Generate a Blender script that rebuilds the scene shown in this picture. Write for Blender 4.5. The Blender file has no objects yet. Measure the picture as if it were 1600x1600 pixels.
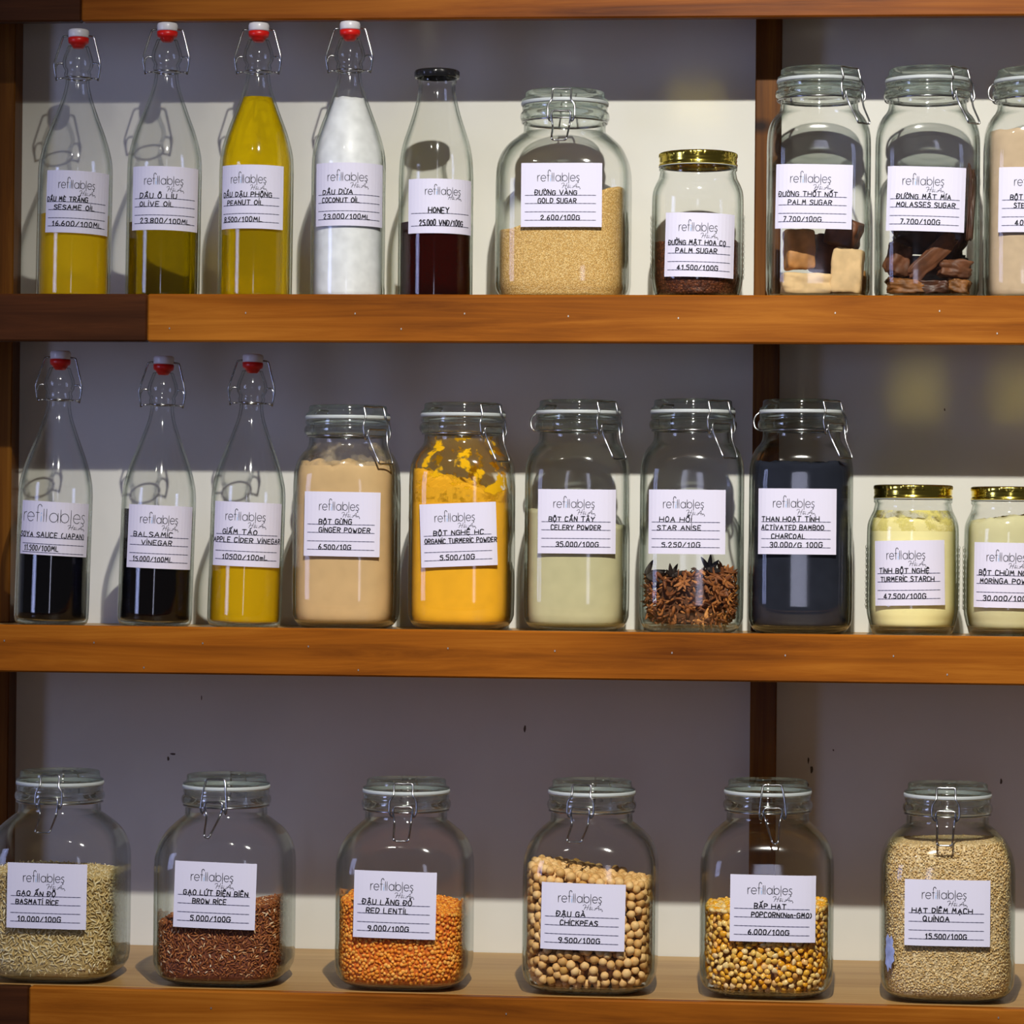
import bpy, math, random, unicodedata
import numpy as np
from mathutils import Vector, Matrix, noise

random.seed(7); RNG = np.random.default_rng(7)
sc = bpy.context.scene
COL = sc.collection

# ------------------------------------------------------------------ camera, world, lights, exposure
F = 5000.0                      # focal length in pixels of the 1600 px frame
PSI, ROLL, PITCH = math.radians(5.4), 0.0092, 40.0 / 5000.0
CAM = np.array([0.35379, -3.96271, 1.35])
_fw = np.array([-math.sin(PSI) * math.cos(PITCH), math.cos(PSI) * math.cos(PITCH), math.sin(PITCH)])
_r0 = np.array([math.cos(PSI), math.sin(PSI), 0.0])
_u0 = np.cross(_r0, _fw)
_rt = _r0 * math.cos(ROLL) + _u0 * math.sin(ROLL)
_up = _u0 * math.cos(ROLL) - _r0 * math.sin(ROLL)
cam = bpy.data.cameras.new('camera')
camo = bpy.data.objects.new('camera', cam)
COL.objects.link(camo)
cam.sensor_width = 36.0
cam.lens = F / 1600.0 * 36.0
cam.clip_start, cam.clip_end = 0.05, 60
camo.matrix_world = Matrix(((_rt[0], _up[0], -_fw[0], CAM[0]), (_rt[1], _up[1], -_fw[1], CAM[1]),
                            (_rt[2], _up[2], -_fw[2], CAM[2]), (0, 0, 0, 1)))
sc.camera = camo

world = bpy.data.worlds.new('world')
sc.world = world
world.use_nodes = True
world.node_tree.nodes['Background'].inputs[0].default_value = (0.46, 0.44, 0.46, 1)
world.node_tree.nodes['Background'].inputs[1].default_value = 0.10


def light(name, typ, loc, energy, color, aim=None, **kw):
    L = bpy.data.lights.new(name, typ)
    L.energy, L.color = energy, color
    for k, v in kw.items():
        setattr(L, k, v)
    o = bpy.data.objects.new(name, L)
    COL.objects.link(o)
    o.location = loc
    if aim is not None:
        o.rotation_euler = (Vector(aim) - Vector(loc)).to_track_quat('-Z', 'Y').to_euler()
    return o


# ceiling spot that throws the shelf shadows, a second weaker spot beside it, daylight through a door and a window of the shop
light('ceiling_spot', 'SPOT', (0.336, -2.36, 3.05), 372, (1.0, 0.955, 0.865), aim=(0.47, -0.1, 0.98),
      spot_size=math.radians(64), spot_blend=1.0, shadow_soft_size=0.022)
light('ceiling_spot_weak', 'SPOT', (-0.55, -2.45, 3.05), 9, (1.0, 0.95, 0.86), aim=(-0.2, -0.1, 1.2),
      spot_size=math.radians(70), spot_blend=1.0, shadow_soft_size=0.03)
light('door_daylight', 'AREA', (0.25, -7.2, 1.25), 10, (0.72, 0.74, 1.0), aim=(0.1, 0, 1.3),
      shape='RECTANGLE', size=0.36, size_y=1.7)
light('window_daylight', 'AREA', (-3.2, -2.6, 1.7), 30, (0.48, 0.55, 1.0), aim=(0, 0, 1.3),
      shape='RECTANGLE', size=0.6, size_y=1.6)

vs = sc.view_settings
vs.view_transform = 'Standard'
vs.look = 'None'
vs.exposure = 0.0
vs.gamma = 1.0
vs.use_curve_mapping = False
cy = sc.cycles
cy.max_bounces = 24
cy.transparent_max_bounces = 32
cy.transmission_bounces = 16
cy.glossy_bounces = 6
cy.diffuse_bounces = 4
cy.caustics_reflective = True
cy.caustics_refractive = True
cy.blur_glossy = 0.05
cy.sample_clamp_indirect = 6.0
cy.use_denoising = True


def unproj(px, py, Y):
    d = _fw + _rt * (px - 800) / F - _up * (py - 800) / F
    return CAM + d * ((Y - CAM[1]) / d[1])


def pxs(p):                     # metres per pixel at a place
    return float((np.array(p) - CAM) @ _fw) / F


# ------------------------------------------------------------------ materials
def nt(name):
    m = bpy.data.materials.new(name)
    m.use_nodes = True
    m.node_tree.nodes.clear()
    return m, m.node_tree.nodes, m.node_tree.links


def N(nodes, typ, **kw):
    n = nodes.new(typ)
    for k, v in kw.items():
        if k.startswith('i_'):
            key = k[2:]
            n.inputs[int(key) if key.isdigit() else key.replace('_', ' ')].default_value = v
        else:
            setattr(n, k, v)
    return n


def ramp(nodes, stops, interp='LINEAR'):
    r = nodes.new('ShaderNodeValToRGB')
    r.color_ramp.interpolation = interp
    e = r.color_ramp.elements
    while len(e) < len(stops):
        e.new(0.5)
    for el, (p, c) in zip(e, stops):
        el.position = p
        el.color = c if len(c) == 4 else (*c, 1)
    return r


def out(nodes, links, sh):
    o = nodes.new('ShaderNodeOutputMaterial')
    links.new(sh, o.inputs[0])


def plain(name, col, rough=0.5, metal=0.0, spec=0.5, var=0.0, scale=200.0, bump=0.0, sss=0.0):
    m, n, l = nt(name)
    b = N(n, 'ShaderNodeBsdfPrincipled', i_Roughness=rough, i_Metallic=metal)
    b.inputs['Base Color'].default_value = (*col, 1)
    b.inputs['Specular IOR Level'].default_value = spec
    if sss:
        b.inputs['Subsurface Weight'].default_value = sss
        b.inputs['Subsurface Radius'].default_value = (0.01, 0.01, 0.01)
        b.inputs['Subsurface Scale'].default_value = 0.5
    if var or bump:
        tc = N(n, 'ShaderNodeTexCoord')
        t = N(n, 'ShaderNodeTexNoise', i_Scale=scale, i_Detail=6.0)
        l.new(tc.outputs['Object'], t.inputs['Vector'])
        if var:
            r = ramp(n, [(0.3, tuple(c * (1 - var) for c in col)), (0.7, tuple(min(1, c * (1 + var)) for c in col))])
            l.new(t.outputs['Fac'], r.inputs[0])
            l.new(r.outputs[0], b.inputs['Base Color'])
        if bump:
            bp = N(n, 'ShaderNodeBump', i_Strength=bump, i_Distance=0.001)
            l.new(t.outputs['Fac'], bp.inputs['Height'])
            l.new(bp.outputs[0], b.inputs['Normal'])
    out(n, l, b.outputs[0])
    return m


def schlick(n, l, f0=0.03, k=0.85):
    """share of light mirrored by a clear surface, the same from both sides"""
    lw = N(n, 'ShaderNodeLayerWeight', i_Blend=0.5)
    pw = N(n, 'ShaderNodeMath', operation='POWER', i_1=5.0)
    l.new(lw.outputs['Facing'], pw.inputs[0])
    ma = N(n, 'ShaderNodeMath', operation='MULTIPLY_ADD', i_1=k, i_2=f0)
    l.new(pw.outputs[0], ma.inputs[0])
    return ma.outputs[0], lw


def glass(name, tint=(0.992, 0.994, 0.990), edge=(0.86, 0.92, 0.89), lo=0.62, hi=0.97, amt=0.55, rim=(0.55, 0.62, 0.58)):
    m, n, l = nt(name)
    fac, lw = schlick(n, l)
    r = ramp(n, [(lo, (0, 0, 0)), (hi, (amt, amt, amt))])
    l.new(lw.outputs['Facing'], r.inputs[0])
    tc_ = ramp(n, [(0.45, tint), (1.0, rim)])
    l.new(lw.outputs['Facing'], tc_.inputs[0])
    tr = N(n, 'ShaderNodeBsdfTransparent')
    l.new(tc_.outputs[0], tr.inputs[0])
    rf = N(n, 'ShaderNodeBsdfGlass', i_IOR=1.45, i_Roughness=0.0)
    rf.inputs[0].default_value = (*edge, 1)
    mx = N(n, 'ShaderNodeMixShader')
    l.new(r.outputs[0], mx.inputs[0]); l.new(tr.outputs[0], mx.inputs[1]); l.new(rf.outputs[0], mx.inputs[2])
    gl = N(n, 'ShaderNodeBsdfGlossy', i_Roughness=0.065)
    m2 = N(n, 'ShaderNodeMixShader')
    l.new(fac, m2.inputs[0]); l.new(mx.outputs[0], m2.inputs[1]); l.new(gl.outputs[0], m2.inputs[2])
    out(n, l, m2.outputs[0])
    return m


def liquid(name, col, thru=0.35, shade=None, body=0.0, body_col=None):
    """see-through liquid: refracts, lets part of the light straight through, a little cloudy body"""
    m, n, l = nt(name)
    tr = N(n, 'ShaderNodeBsdfTransparent')
    tr.inputs[0].default_value = (*(shade or col), 1)
    rf = N(n, 'ShaderNodeBsdfGlass', i_IOR=1.36, i_Roughness=0.0)
    rf.inputs[0].default_value = (*col, 1)
    mx = N(n, 'ShaderNodeMixShader', i_0=1 - thru)
    l.new(tr.outputs[0], mx.inputs[1]); l.new(rf.outputs[0], mx.inputs[2])
    df = N(n, 'ShaderNodeBsdfDiffuse')
    df.inputs[0].default_value = (*(body_col or col), 1)
    mb = N(n, 'ShaderNodeMixShader', i_0=body)
    l.new(mx.outputs[0], mb.inputs[1]); l.new(df.outputs[0], mb.inputs[2])
    out(n, l, mb.outputs[0])
    return m


def wood(name, dark, mid, lightc, axis=0, seed=0.0, knots=(), rough=0.38):
    m, n, l = nt(name)
    tc = N(n, 'ShaderNodeTexCoord')
    mp = N(n, 'ShaderNodeMapping')
    s = [42.0, 42.0, 42.0]; s[axis] = 1.8
    mp.inputs['Scale'].default_value = s
    mp.inputs['Location'].default_value = (seed, seed * 1.7, seed * 0.6)
    l.new(tc.outputs['Object'], mp.inputs['Vector'])
    t1 = N(n, 'ShaderNodeTexNoise', i_Scale=1.5, i_Detail=9.0, i_Roughness=0.68, i_Distortion=0.6)
    l.new(mp.outputs[0], t1.inputs['Vector'])
    mp2 = N(n, 'ShaderNodeMapping')
    s2 = [7.0, 7.0, 7.0]; s2[axis] = 2.2
    mp2.inputs['Scale'].default_value = s2
    mp2.inputs['Location'].default_value = (seed * 2.1, 3.0, seed)
    l.new(tc.outputs['Object'], mp2.inputs['Vector'])
    t2 = N(n, 'ShaderNodeTexNoise', i_Scale=1.0, i_Detail=3.0)
    l.new(mp2.outputs[0], t2.inputs['Vector'])
    ma = N(n, 'ShaderNodeMath', operation='ADD')
    l.new(t1.outputs['Fac'], ma.inputs[0]); l.new(t2.outputs['Fac'], ma.inputs[1])
    md = N(n, 'ShaderNodeMath', operation='MULTIPLY', i_1=0.5)
    l.new(ma.outputs[0], md.inputs[0])
    r = ramp(n, [(0.34, dark), (0.50, mid), (0.66, lightc)])
    l.new(md.outputs[0], r.inputs[0])
    c = r.outputs[0]
    for (kx, ky, kz, kr, kl) in knots:
        vs_ = N(n, 'ShaderNodeVectorMath', operation='SUBTRACT'); vs_.inputs[1].default_value = (kx, ky, kz)
        l.new(tc.outputs['Object'], vs_.inputs[0])
        vm = N(n, 'ShaderNodeVectorMath', operation='MULTIPLY')
        sc_ = [1 / kr] * 3; sc_[axis] = 1 / kl; sc_[1] = 0
        vm.inputs[1].default_value = sc_
        l.new(vs_.outputs[0], vm.inputs[0])
        ln = N(n, 'ShaderNodeVectorMath', operation='LENGTH')
        l.new(vm.outputs[0], ln.inputs[0])
        kr_ = ramp(n, [(0.25, (0.12, 0.08, 0.05)), (1.0, (1, 1, 1))])
        l.new(ln.outputs['Value'], kr_.inputs[0])
        mm = N(n, 'ShaderNodeMix', data_type='RGBA', blend_type='MULTIPLY')
        mm.inputs[0].default_value = 1.0
        l.new(c, mm.inputs[6]); l.new(kr_.outputs[0], mm.inputs[7])
        c = mm.outputs[2]
    b = N(n, 'ShaderNodeBsdfPrincipled', i_Roughness=rough)
    b.inputs['Specular IOR Level'].default_value = 0.14
    l.new(c, b.inputs['Base Color'])
    bp = N(n, 'ShaderNodeBump', i_Strength=0.12, i_Distance=0.001)
    l.new(t1.outputs['Fac'], bp.inputs['Height'])
    l.new(bp.outputs[0], b.inputs['Normal'])
    out(n, l, b.outputs[0])
    return m


def grain_mat(name, stops, rough=0.5, use='attr', spec=0.35, shine=0.0):
    """colour varies from grain to grain, by the 'tint' attribute of a mesh or from object to object"""
    m, n, l = nt(name)
    r = ramp(n, stops)
    if use == 'attr':
        a = N(n, 'ShaderNodeAttribute', attribute_name='tint')
        l.new(a.outputs['Fac'], r.inputs[0])
    else:
        a = N(n, 'ShaderNodeObjectInfo')
        l.new(a.outputs['Random'], r.inputs[0])
    tc = N(n, 'ShaderNodeTexCoord')
    t = N(n, 'ShaderNodeTexNoise', i_Scale=350.0, i_Detail=3.0)
    l.new(tc.outputs['Object'], t.inputs['Vector'])
    rr = ramp(n, [(0.25, (0.72, 0.72, 0.72)), (0.75, (1.12, 1.12, 1.12))])
    l.new(t.outputs['Fac'], rr.inputs[0])
    mm = N(n, 'ShaderNodeMix', data_type='RGBA', blend_type='MULTIPLY')
    mm.inputs[0].default_value = 1.0
    l.new(r.outputs[0], mm.inputs[6]); l.new(rr.outputs[0], mm.inputs[7])
    b = N(n, 'ShaderNodeBsdfPrincipled', i_Roughness=rough)
    b.inputs['Specular IOR Level'].default_value = spec
    l.new(mm.outputs[2], b.inputs['Base Color'])
    out(n, l, b.outputs[0])
    return m


def fine_grain(name, stops, scale=620.0, bump=0.6, stretch=1.0):
    """tiny grains: cells of slightly different colour with raised middles"""
    m, n, l = nt(name)
    tc = N(n, 'ShaderNodeTexCoord')
    v = N(n, 'ShaderNodeTexVoronoi', i_Scale=scale)
    l.new(tc.outputs['Object'], v.inputs['Vector'])
    sp = N(n, 'ShaderNodeSeparateColor')
    l.new(v.outputs['Color'], sp.inputs[0])
    r = ramp(n, stops)
    l.new(sp.outputs[0], r.inputs[0])
    d = ramp(n, [(0.35, (1, 1, 1)), (0.75, (0.55, 0.5, 0.45))])
    l.new(v.outputs['Distance'], d.inputs[0])
    mm = N(n, 'ShaderNodeMix', data_type='RGBA', blend_type='MULTIPLY'); mm.inputs[0].default_value = 0.8
    l.new(r.outputs[0], mm.inputs[6]); l.new(d.outputs[0], mm.inputs[7])
    b = N(n, 'ShaderNodeBsdfPrincipled', i_Roughness=0.6)
    b.inputs['Specular IOR Level'].default_value = 0.3
    l.new(mm.outputs[2], b.inputs['Base Color'])
    bp = N(n, 'ShaderNodeBump', i_Strength=bump, i_Distance=0.0012, invert=True)
    l.new(v.outputs['Distance'], bp.inputs['Height'])
    l.new(bp.outputs[0], b.inputs['Normal'])
    out(n, l, b.outputs[0])
    return m


def film_mat(name, col, thresh=0.55, scale=60.0, soft=0.06, haze=0.12):
    """powder clinging to the inside of the glass in patches"""
    m, n, l = nt(name)
    tc = N(n, 'ShaderNodeTexCoord')
    t = N(n, 'ShaderNodeTexNoise', i_Scale=scale, i_Detail=5.0, i_Roughness=0.6)
    l.new(tc.outputs['Object'], t.inputs['Vector'])
    r = ramp(n, [(thresh - soft, (haze, haze, haze)), (thresh + soft, (1, 1, 1))])
    l.new(t.outputs['Fac'], r.inputs[0])
    tr = N(n, 'ShaderNodeBsdfTransparent')
    df = N(n, 'ShaderNodeBsdfDiffuse'); df.inputs[0].default_value = (*col, 1)
    mx = N(n, 'ShaderNodeMixShader')
    l.new(r.outputs[0], mx.inputs[0]); l.new(tr.outputs[0], mx.inputs[1]); l.new(df.outputs[0], mx.inputs[2])
    out(n, l, mx.outputs[0])
    return m


M = {}
M['wall'] = plain('cream_plaster', (0.70, 0.70, 0.645), 0.9, var=0.03, scale=9.0, bump=0.05, spec=0.1)
M['chip'] = plain('chipped_plaster', (0.10, 0.08, 0.06), 0.9)
M['rail'] = wood('rail_wood', (0.085, 0.018, 0.0015), (0.235, 0.062, 0.004), (0.40, 0.13, 0.012), 0, 1.3)
M['rail2'] = wood('rail_wood_second', (0.10, 0.024, 0.0015), (0.27, 0.078, 0.005), (0.44, 0.155, 0.016), 0, 5.1)
M['rail3'] = wood('rail_wood_third', (0.11, 0.026, 0.0015), (0.29, 0.083, 0.005), (0.45, 0.158, 0.015), 0, 8.7)
M['stain'] = wood('dark_stained_wood', (0.026, 0.0085, 0.003), (0.060, 0.019, 0.006), (0.11, 0.034, 0.010), 0, 2.2)
M['board'] = wood('board_wood', (0.30, 0.155, 0.045), (0.42, 0.245, 0.085), (0.52, 0.33, 0.13), 0, 3.4)
M['metal'] = plain('bright_wire', (0.42, 0.43, 0.45), 0.22, 1.0)
M['nail'] = plain('nail_head', (0.75, 0.72, 0.65), 0.35, 1.0)
M['glass'] = glass('clear_glass')
M['lid_glass'] = glass('green_tinged_glass', (0.95, 0.975, 0.96), (0.86, 0.95, 0.91), 0.0, 0.05, 0.24, (0.72, 0.85, 0.80))
M['base_glass'] = glass('thick_base_glass', (0.96, 0.975, 0.96), (0.93, 0.96, 0.94), 0.0, 0.05, 0.80, (0.7, 0.78, 0.74))
M['gasket'] = plain('white_rubber', (0.50, 0.54, 0.55), 0.5)
M['red'] = plain('red_rubber', (0.72, 0.012, 0.008), 0.35)
M['white'] = plain('white_ceramic', (0.78, 0.76, 0.80), 0.3)
M['black'] = plain('black_lacquer', (0.012, 0.012, 0.014), 0.2)
M['gold'] = plain('gold_lacquered_tin', (0.80, 0.63, 0.11), 0.15, 1.0)
M['paper'] = plain('label_paper', (0.74, 0.72, 0.88), 0.75, spec=0.2)
M['ink'] = plain('black_ink', (0.012, 0.012, 0.02), 0.6, spec=0.2)
M['print'] = plain('grey_print', (0.055, 0.055, 0.075), 0.6, spec=0.2)
M['rule'] = plain('ruled_line', (0.075, 0.075, 0.14), 0.6, spec=0.2)
M['blue'] = plain('pale_blue_print', (0.30, 0.50, 0.80), 0.6, spec=0.2)


# ------------------------------------------------------------------ mesh helpers
class MB:
    def __init__(s):
        s.v, s.f, s.m, s.n = [], [], [], 0

    def add(s, verts, faces, mi=0):
        verts = np.asarray(verts, float).reshape(-1, 3)
        s.v.append(verts)
        o = s.n
        s.f.extend([tuple(int(i) + o for i in f) for f in faces])
        s.m.extend([mi] * len(faces))
        s.n += len(verts)

    def build(s, name, mats, parent=None, smooth=True, loc=None, attr=None):
        me = bpy.data.meshes.new(name)
        me.from_pydata(np.vstack(s.v).tolist(), [], s.f)
        for m in (mats if isinstance(mats, (list, tuple)) else [mats]):
            me.materials.append(m)
        if len(me.materials) > 1:
            me.polygons.foreach_set('material_index', s.m)
        if smooth:
            me.polygons.foreach_set('use_smooth', [True] * len(me.polygons))
        if attr is not None:
            a = me.attributes.new('tint', 'FLOAT', 'POINT')
            a.data.foreach_set('value', np.asarray(attr, np.float32))
        me.update()
        o = bpy.data.objects.new(name, me)
        COL.objects.link(o)
        if parent is not None:
            o.parent = parent
        if loc is not None:
            o.location = loc
        return o


def tag(o, label=None, cat=None, group=None, kind=None):
    if label: o['label'] = label
    if cat: o['category'] = cat
    if group: o['group'] = group
    if kind: o['kind'] = kind
    return o


def empty(name, loc, label, cat, group=None, rot=None):
    o = bpy.data.objects.new(name, None)
    COL.objects.link(o)
    o.empty_display_size = 0.02
    o.location = loc
    if rot: o.rotation_euler = rot
    return tag(o, label, cat, group)


def box(b, x0, x1, y0, y1, z0, z1, mi=0, bev=0.0015):
    """box with chamfered edges"""
    import itertools
    c = np.array([(x0 + x1) / 2, (y0 + y1) / 2, (z0 + z1) / 2])
    h = np.array([(x1 - x0) / 2, (y1 - y0) / 2, (z1 - z0) / 2])
    bev = min(bev, h.min() * 0.6)
    V, idx = [], {}
    for s in itertools.product((-1, 1), repeat=3):
        for a in range(3):
            p = c + np.array(s) * (h - bev)
            p[a] = c[a] + s[a] * h[a]
            idx[(s, a)] = len(V)
            V.append(p)
    Fc = []
    for a in range(3):
        u, w = [i for i in range(3) if i != a]
        for sg in (-1, 1):
            q = []
            for su, sw in ((-1, -1), (1, -1), (1, 1), (-1, 1)):
                s = [0, 0, 0]; s[a], s[u], s[w] = sg, su, sw
                q.append(idx[(tuple(s), a)])
            Fc.append(q)
    for a in range(3):
        u, w = [i for i in range(3) if i != a]
        for su in (-1, 1):
            for sw in (-1, 1):
                s0 = [0, 0, 0]; s0[a], s0[u], s0[w] = -1, su, sw
                s1 = list(s0); s1[a] = 1
                s0, s1 = tuple(s0), tuple(s1)
                Fc.append([idx[(s0, u)], idx[(s1, u)], idx[(s1, w)], idx[(s0, w)]])
    for s in itertools.product((-1, 1), repeat=3):
        Fc.append([idx[(s, 0)], idx[(s, 1)], idx[(s, 2)]])
    # orient outwards
    V = np.array(V)
    Fo = []
    for f in Fc:
        p = V[f]
        nrm = np.cross(p[1] - p[0], p[2] - p[0])
        Fo.append(f if nrm @ (p.mean(0) - c) > 0 else f[::-1])
    b.add(V, Fo, mi)


def tube(b, pts, r, sides=7, mi=0, closed=False):
    P = [Vector(p) for p in pts]
    n = len(P)
    V, Fc = [], []
    prev = None
    for i in range(n):
        if closed:
            t = (P[(i + 1) % n] - P[i - 1]).normalized()
        else:
            t = (P[min(i + 1, n - 1)] - P[max(i - 1, 0)]).normalized()
        if prev is None:
            a = Vector((0, 0, 1)) if abs(t.z) < 0.9 else Vector((1, 0, 0))
            u = t.cross(a).normalized()
        else:
            u = (prev - t * prev.dot(t)).normalized()
        prev = u
        w = t.cross(u)
        for k in range(sides):
            an = 2 * math.pi * k / sides
            V.append(P[i] + (u * math.cos(an) + w * math.sin(an)) * r)
    for i in range(n if closed else n - 1):
        for k in range(sides):
            a, c = i * sides + k, i * sides + (k + 1) % sides
            j = (i + 1) % n
            Fc.append((a, c, j * sides + (k + 1) % sides, j * sides + k))
    if not closed:
        Fc.append(tuple(range(sides))[::-1])
        Fc.append(tuple((n - 1) * sides + k for k in range(sides)))
    b.add([tuple(v) for v in V], Fc, mi)


def smooth_path(pts, k=4, closed=False):
    P = np.array(pts, float)
    n = len(P)
    res = []
    for i in range(n if closed else n - 1):
        p0 = P[(i - 1) % n] if closed or i > 0 else P[i]
        p1, p2 = P[i], P[(i + 1) % n]
        p3 = P[(i + 2) % n] if closed or i + 2 < n else p2
        for j in range(k):
            t = j / k
            res.append(0.5 * ((2 * p1) + (-p0 + p2) * t + (2 * p0 - 5 * p1 + 4 * p2 - p3) * t * t + (-p0 + 3 * p1 - 3 * p2 + p3) * t ** 3))
    if not closed:
        res.append(P[-1])
    return res


def ringpts(hw, nn, segs):
    th = np.linspace(0, 2 * math.pi, segs, endpoint=False) - math.pi / 2
    c, s = np.cos(th), np.sin(th)
    r = hw / (np.abs(c) ** nn + np.abs(s) ** nn) ** (1 / nn)
    return r * c, r * s


def loft(b, rings, segs=64, mi=0, cap0=True, cap1=True):
    """rings: (z, half width, superellipse power) from first to last; poles close the ends"""
    V, Fc = [], []
    for (z, hw, nn) in rings:
        x, y = ringpts(hw, nn, segs)
        V.append(np.stack([x, y, np.full(segs, z)], 1))
    V = np.vstack(V)
    for i in range(len(rings) - 1):
        for k in range(segs):
            a, c = i * segs + k, i * segs + (k + 1) % segs
            Fc.append((a, c, c + segs, a + segs))
    nv = len(V)
    ex = []
    if cap0:
        ex.append((0, 0, rings[0][0]))
        p = nv + len(ex) - 1
        Fc += [(p, (k + 1) % segs, k) for k in range(segs)]
    if cap1:
        ex.append((0, 0, rings[-1][0]))
        p = nv + len(ex) - 1
        o = (len(rings) - 1) * segs
        Fc += [(p, o + k, o + (k + 1) % segs) for k in range(segs)]
    if ex:
        V = np.vstack([V, np.array(ex)])
    b.add(V, Fc, mi)


def dense(prof, k=4):
    """smooth a list of (z, r, n)"""
    return [tuple(p) for p in smooth_path(prof, k)]


# ------------------------------------------------------------------ writing
GL = {
 'A': '003860 1353', 'B': '0008 083857553404 3453513000', 'C': '57381806021030 3051', 'D': '0008 082857532000',
 'E': '50000858 0444', 'F': '000858 0444', 'G': '573818060210405254 5434', 'H': '0008 6068 0464', 'I': '0008',
 'J': '4842301002', 'K': '0008 5803 2450', 'L': '080050', 'M': '0018335860', 'N': '00085058', 'O': '2806022030525638 3828',
 'P': '0008 083857553404', 'Q': '2806022030525638 3828 3260', 'R': '0008 083857553404 2450', 'S': '573818061534535230 301001',
 'T': '0868 3830', 'U': '080210405258', 'V': '083068', 'W': '0820355078', 'Y': '083468 3430',
 '0': '1806021030424638 3818', '1': '062820 1030', '2': '0617283846450050', '3': '0718384745341434434130 301001',
 '4': '30380252', '5': '48080535444230 301001', '6': '38160210304243341403', '7': '084810',
 '8': '240507183847452403011030414324', '9': '442405071838474430 3010', '/': '0048', '.': '0001', '(': '28060220', ')': '08262200',
 '-': '0434', 'o': '15040110203134251 15', 'n': '0005 041525343 30', 'm': '0005 04152420 24354440', 'i': '0005', 'h': '0008 0415253430',
}
GL['o'] = '150401102031342515'; GL['n'] = '0005 0415253430'
CURVY = set('BCDGJOPQRSU02356890()onmh')


def chaikin(p):
    q = [p[0]]
    for a, c in zip(p[:-1], p[1:]):
        q += [a * 0.75 + c * 0.25, a * 0.25 + c * 0.75]
    return q + [p[-1]]


def glyph(ch):
    """strokes of one letter with its accents, and its width, on an 8-unit cap height"""
    d = unicodedata.normalize('NFD', ch)
    base, marks = d[0], d[1:]
    bar = base in 'Đđ'
    if bar: base = 'D'
    S = []
    for st in GL[base].split():
        p = [np.array([int(st[i]), int(st[i + 1])], float) for i in range(0, len(st), 2)]
        if base in CURVY and len(p) > 3: p = chaikin(p)
        S.append(p)
    w = max(q[0] for st in S for q in st)
    if bar: S.append([np.array([-1.2, 4.2]), np.array([2.2, 4.2])])
    top = 5.0 if base in 'oni' else 8.0
    cx = w / 2
    if base in 'Ii' and not marks: S.append([np.array([0.0, top + 1.6]), np.array([0.15, top + 2.2])])
    lift = 0.0
    A = lambda *q: S.append([np.array([cx + a + (1.6 if lift else 0), top + c + lift]) for a, c in q])
    if '\u0302' in marks: A((-1.6, 1), (0, 2.5), (1.6, 1)); lift = 1.5
    if '\u0306' in marks: A((-1.5, 2.4), (-.6, 1.3), (.6, 1.3), (1.5, 2.4)); lift = 1.4
    if '\u031b' in marks: S.append([np.array([w, top - .4]), np.array([w + 1.3, top + .4]), np.array([w + 1.2, top + 1.6])])
    if '\u0300' in marks: A((-1.3, 2.8), (.3, 1.2))
    if '\u0301' in marks: A((-.3, 1.2), (1.3, 2.8))
    if '\u0309' in marks: A((-.6, 3.0), (.5, 3.2), (.7, 2.3), (0, 1.8), (0, 1.1))
    if '\u0303' in marks: A((-1.5, 1.4), (-.5, 2.2), (.5, 1.4), (1.5, 2.2))
    if '\u0323' in marks: S.append([np.array([cx, -1.9]), np.array([cx + .1, -1.3])])
    return S, w


def text_strokes(t, x0, x1, yb, h, jit=0.22, shear=0.05, rnd=None):
    """polylines of a line of handwriting fitted between x0 and x1 on the baseline yb"""
    S, x = [], 0.0
    rnd = rnd or random
    for ch in t:
        if ch == ' ':
            x += 4.6
            continue
        g, w = glyph(ch)
        dy, sy = rnd.uniform(-.35, .35), rnd.uniform(.93, 1.07)
        for st in g:
            S.append([np.array([x + p[0] + shear * p[1] + rnd.uniform(-jit, jit), p[1] * sy + dy + rnd.uniform(-jit, jit)]) for p in st])
        x += w + 2.3
    tot = max(x - 2.3, 0.1)
    k, ky = (x1 - x0) / tot, h / 8.0
    return [[np.array([x0 + p[0] * k, yb + p[1] * ky]) for p in st] for st in S]


def logo_strokes(x0, x1, yb, xh):
    arc = lambda cx, cy, rx, ry, a0, a1, n=10: [np.array([cx + rx * math.cos(math.radians(a0 + (a1 - a0) * i / n)),
                                                       cy + ry * math.sin(math.radians(a0 + (a1 - a0) * i / n))]) for i in range(n + 1)]
    L = lambda *q: [np.array(p, float) for p in q]
    G, blue = [], []
    x = 0.0

    def put(sts, adv, dst=None):
        nonlocal x
        for st in sts:
            (dst if dst is not None else G).append([p + np.array([x, 0]) for p in st])
        x += adv
    e = [L((0.02, .5), (.98, .5)), arc(.5, .5, .48, .5, 0, 318, 14)]
    put([L((0, 0), (0, 1)), arc(.42, .55, .42, .45, 180, 85, 5)], .62)
    put(e, 1.2)
    put([L((.2, 0), (.2, 1.45)) + arc(.46, 1.5, .26, .38, 180, 20, 6), L((-.02, .98), (.42, .98))], .68)
    put([L((0, 0), (0, .62)), L((0, .85), (.02, .98))], .30, blue)
    put([L((0, 0), (0, 1.4))], .32)
    put([L((0, 0), (0, 1.4))], .34)
    put([arc(.5, .5, .48, .5, 0, 360, 14), L((1, 0), (1, 1))], 1.3)
    put([L((0, 0), (0, 1.4)), arc(.5, .5, .48, .5, 0, 360, 14)], 1.26)
    put([L((0, -.35), (0, 1.4))], .28)
    put(e, 1.16)
    put([chaikin(L((.55, .9), (.3, 1), (.05, .82), (.15, .6), (.5, .42), (.58, .2), (.3, 0), (0, .12))), L((.3, 0), (.42, -.2), (.2, -.3))], .6)
    k = (x1 - x0) / x
    f = lambda SS: [[np.array([x0 + p[0] * k, yb + p[1] * xh]) for p in st] for st in SS]
    return f(G), f(blue)


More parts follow.
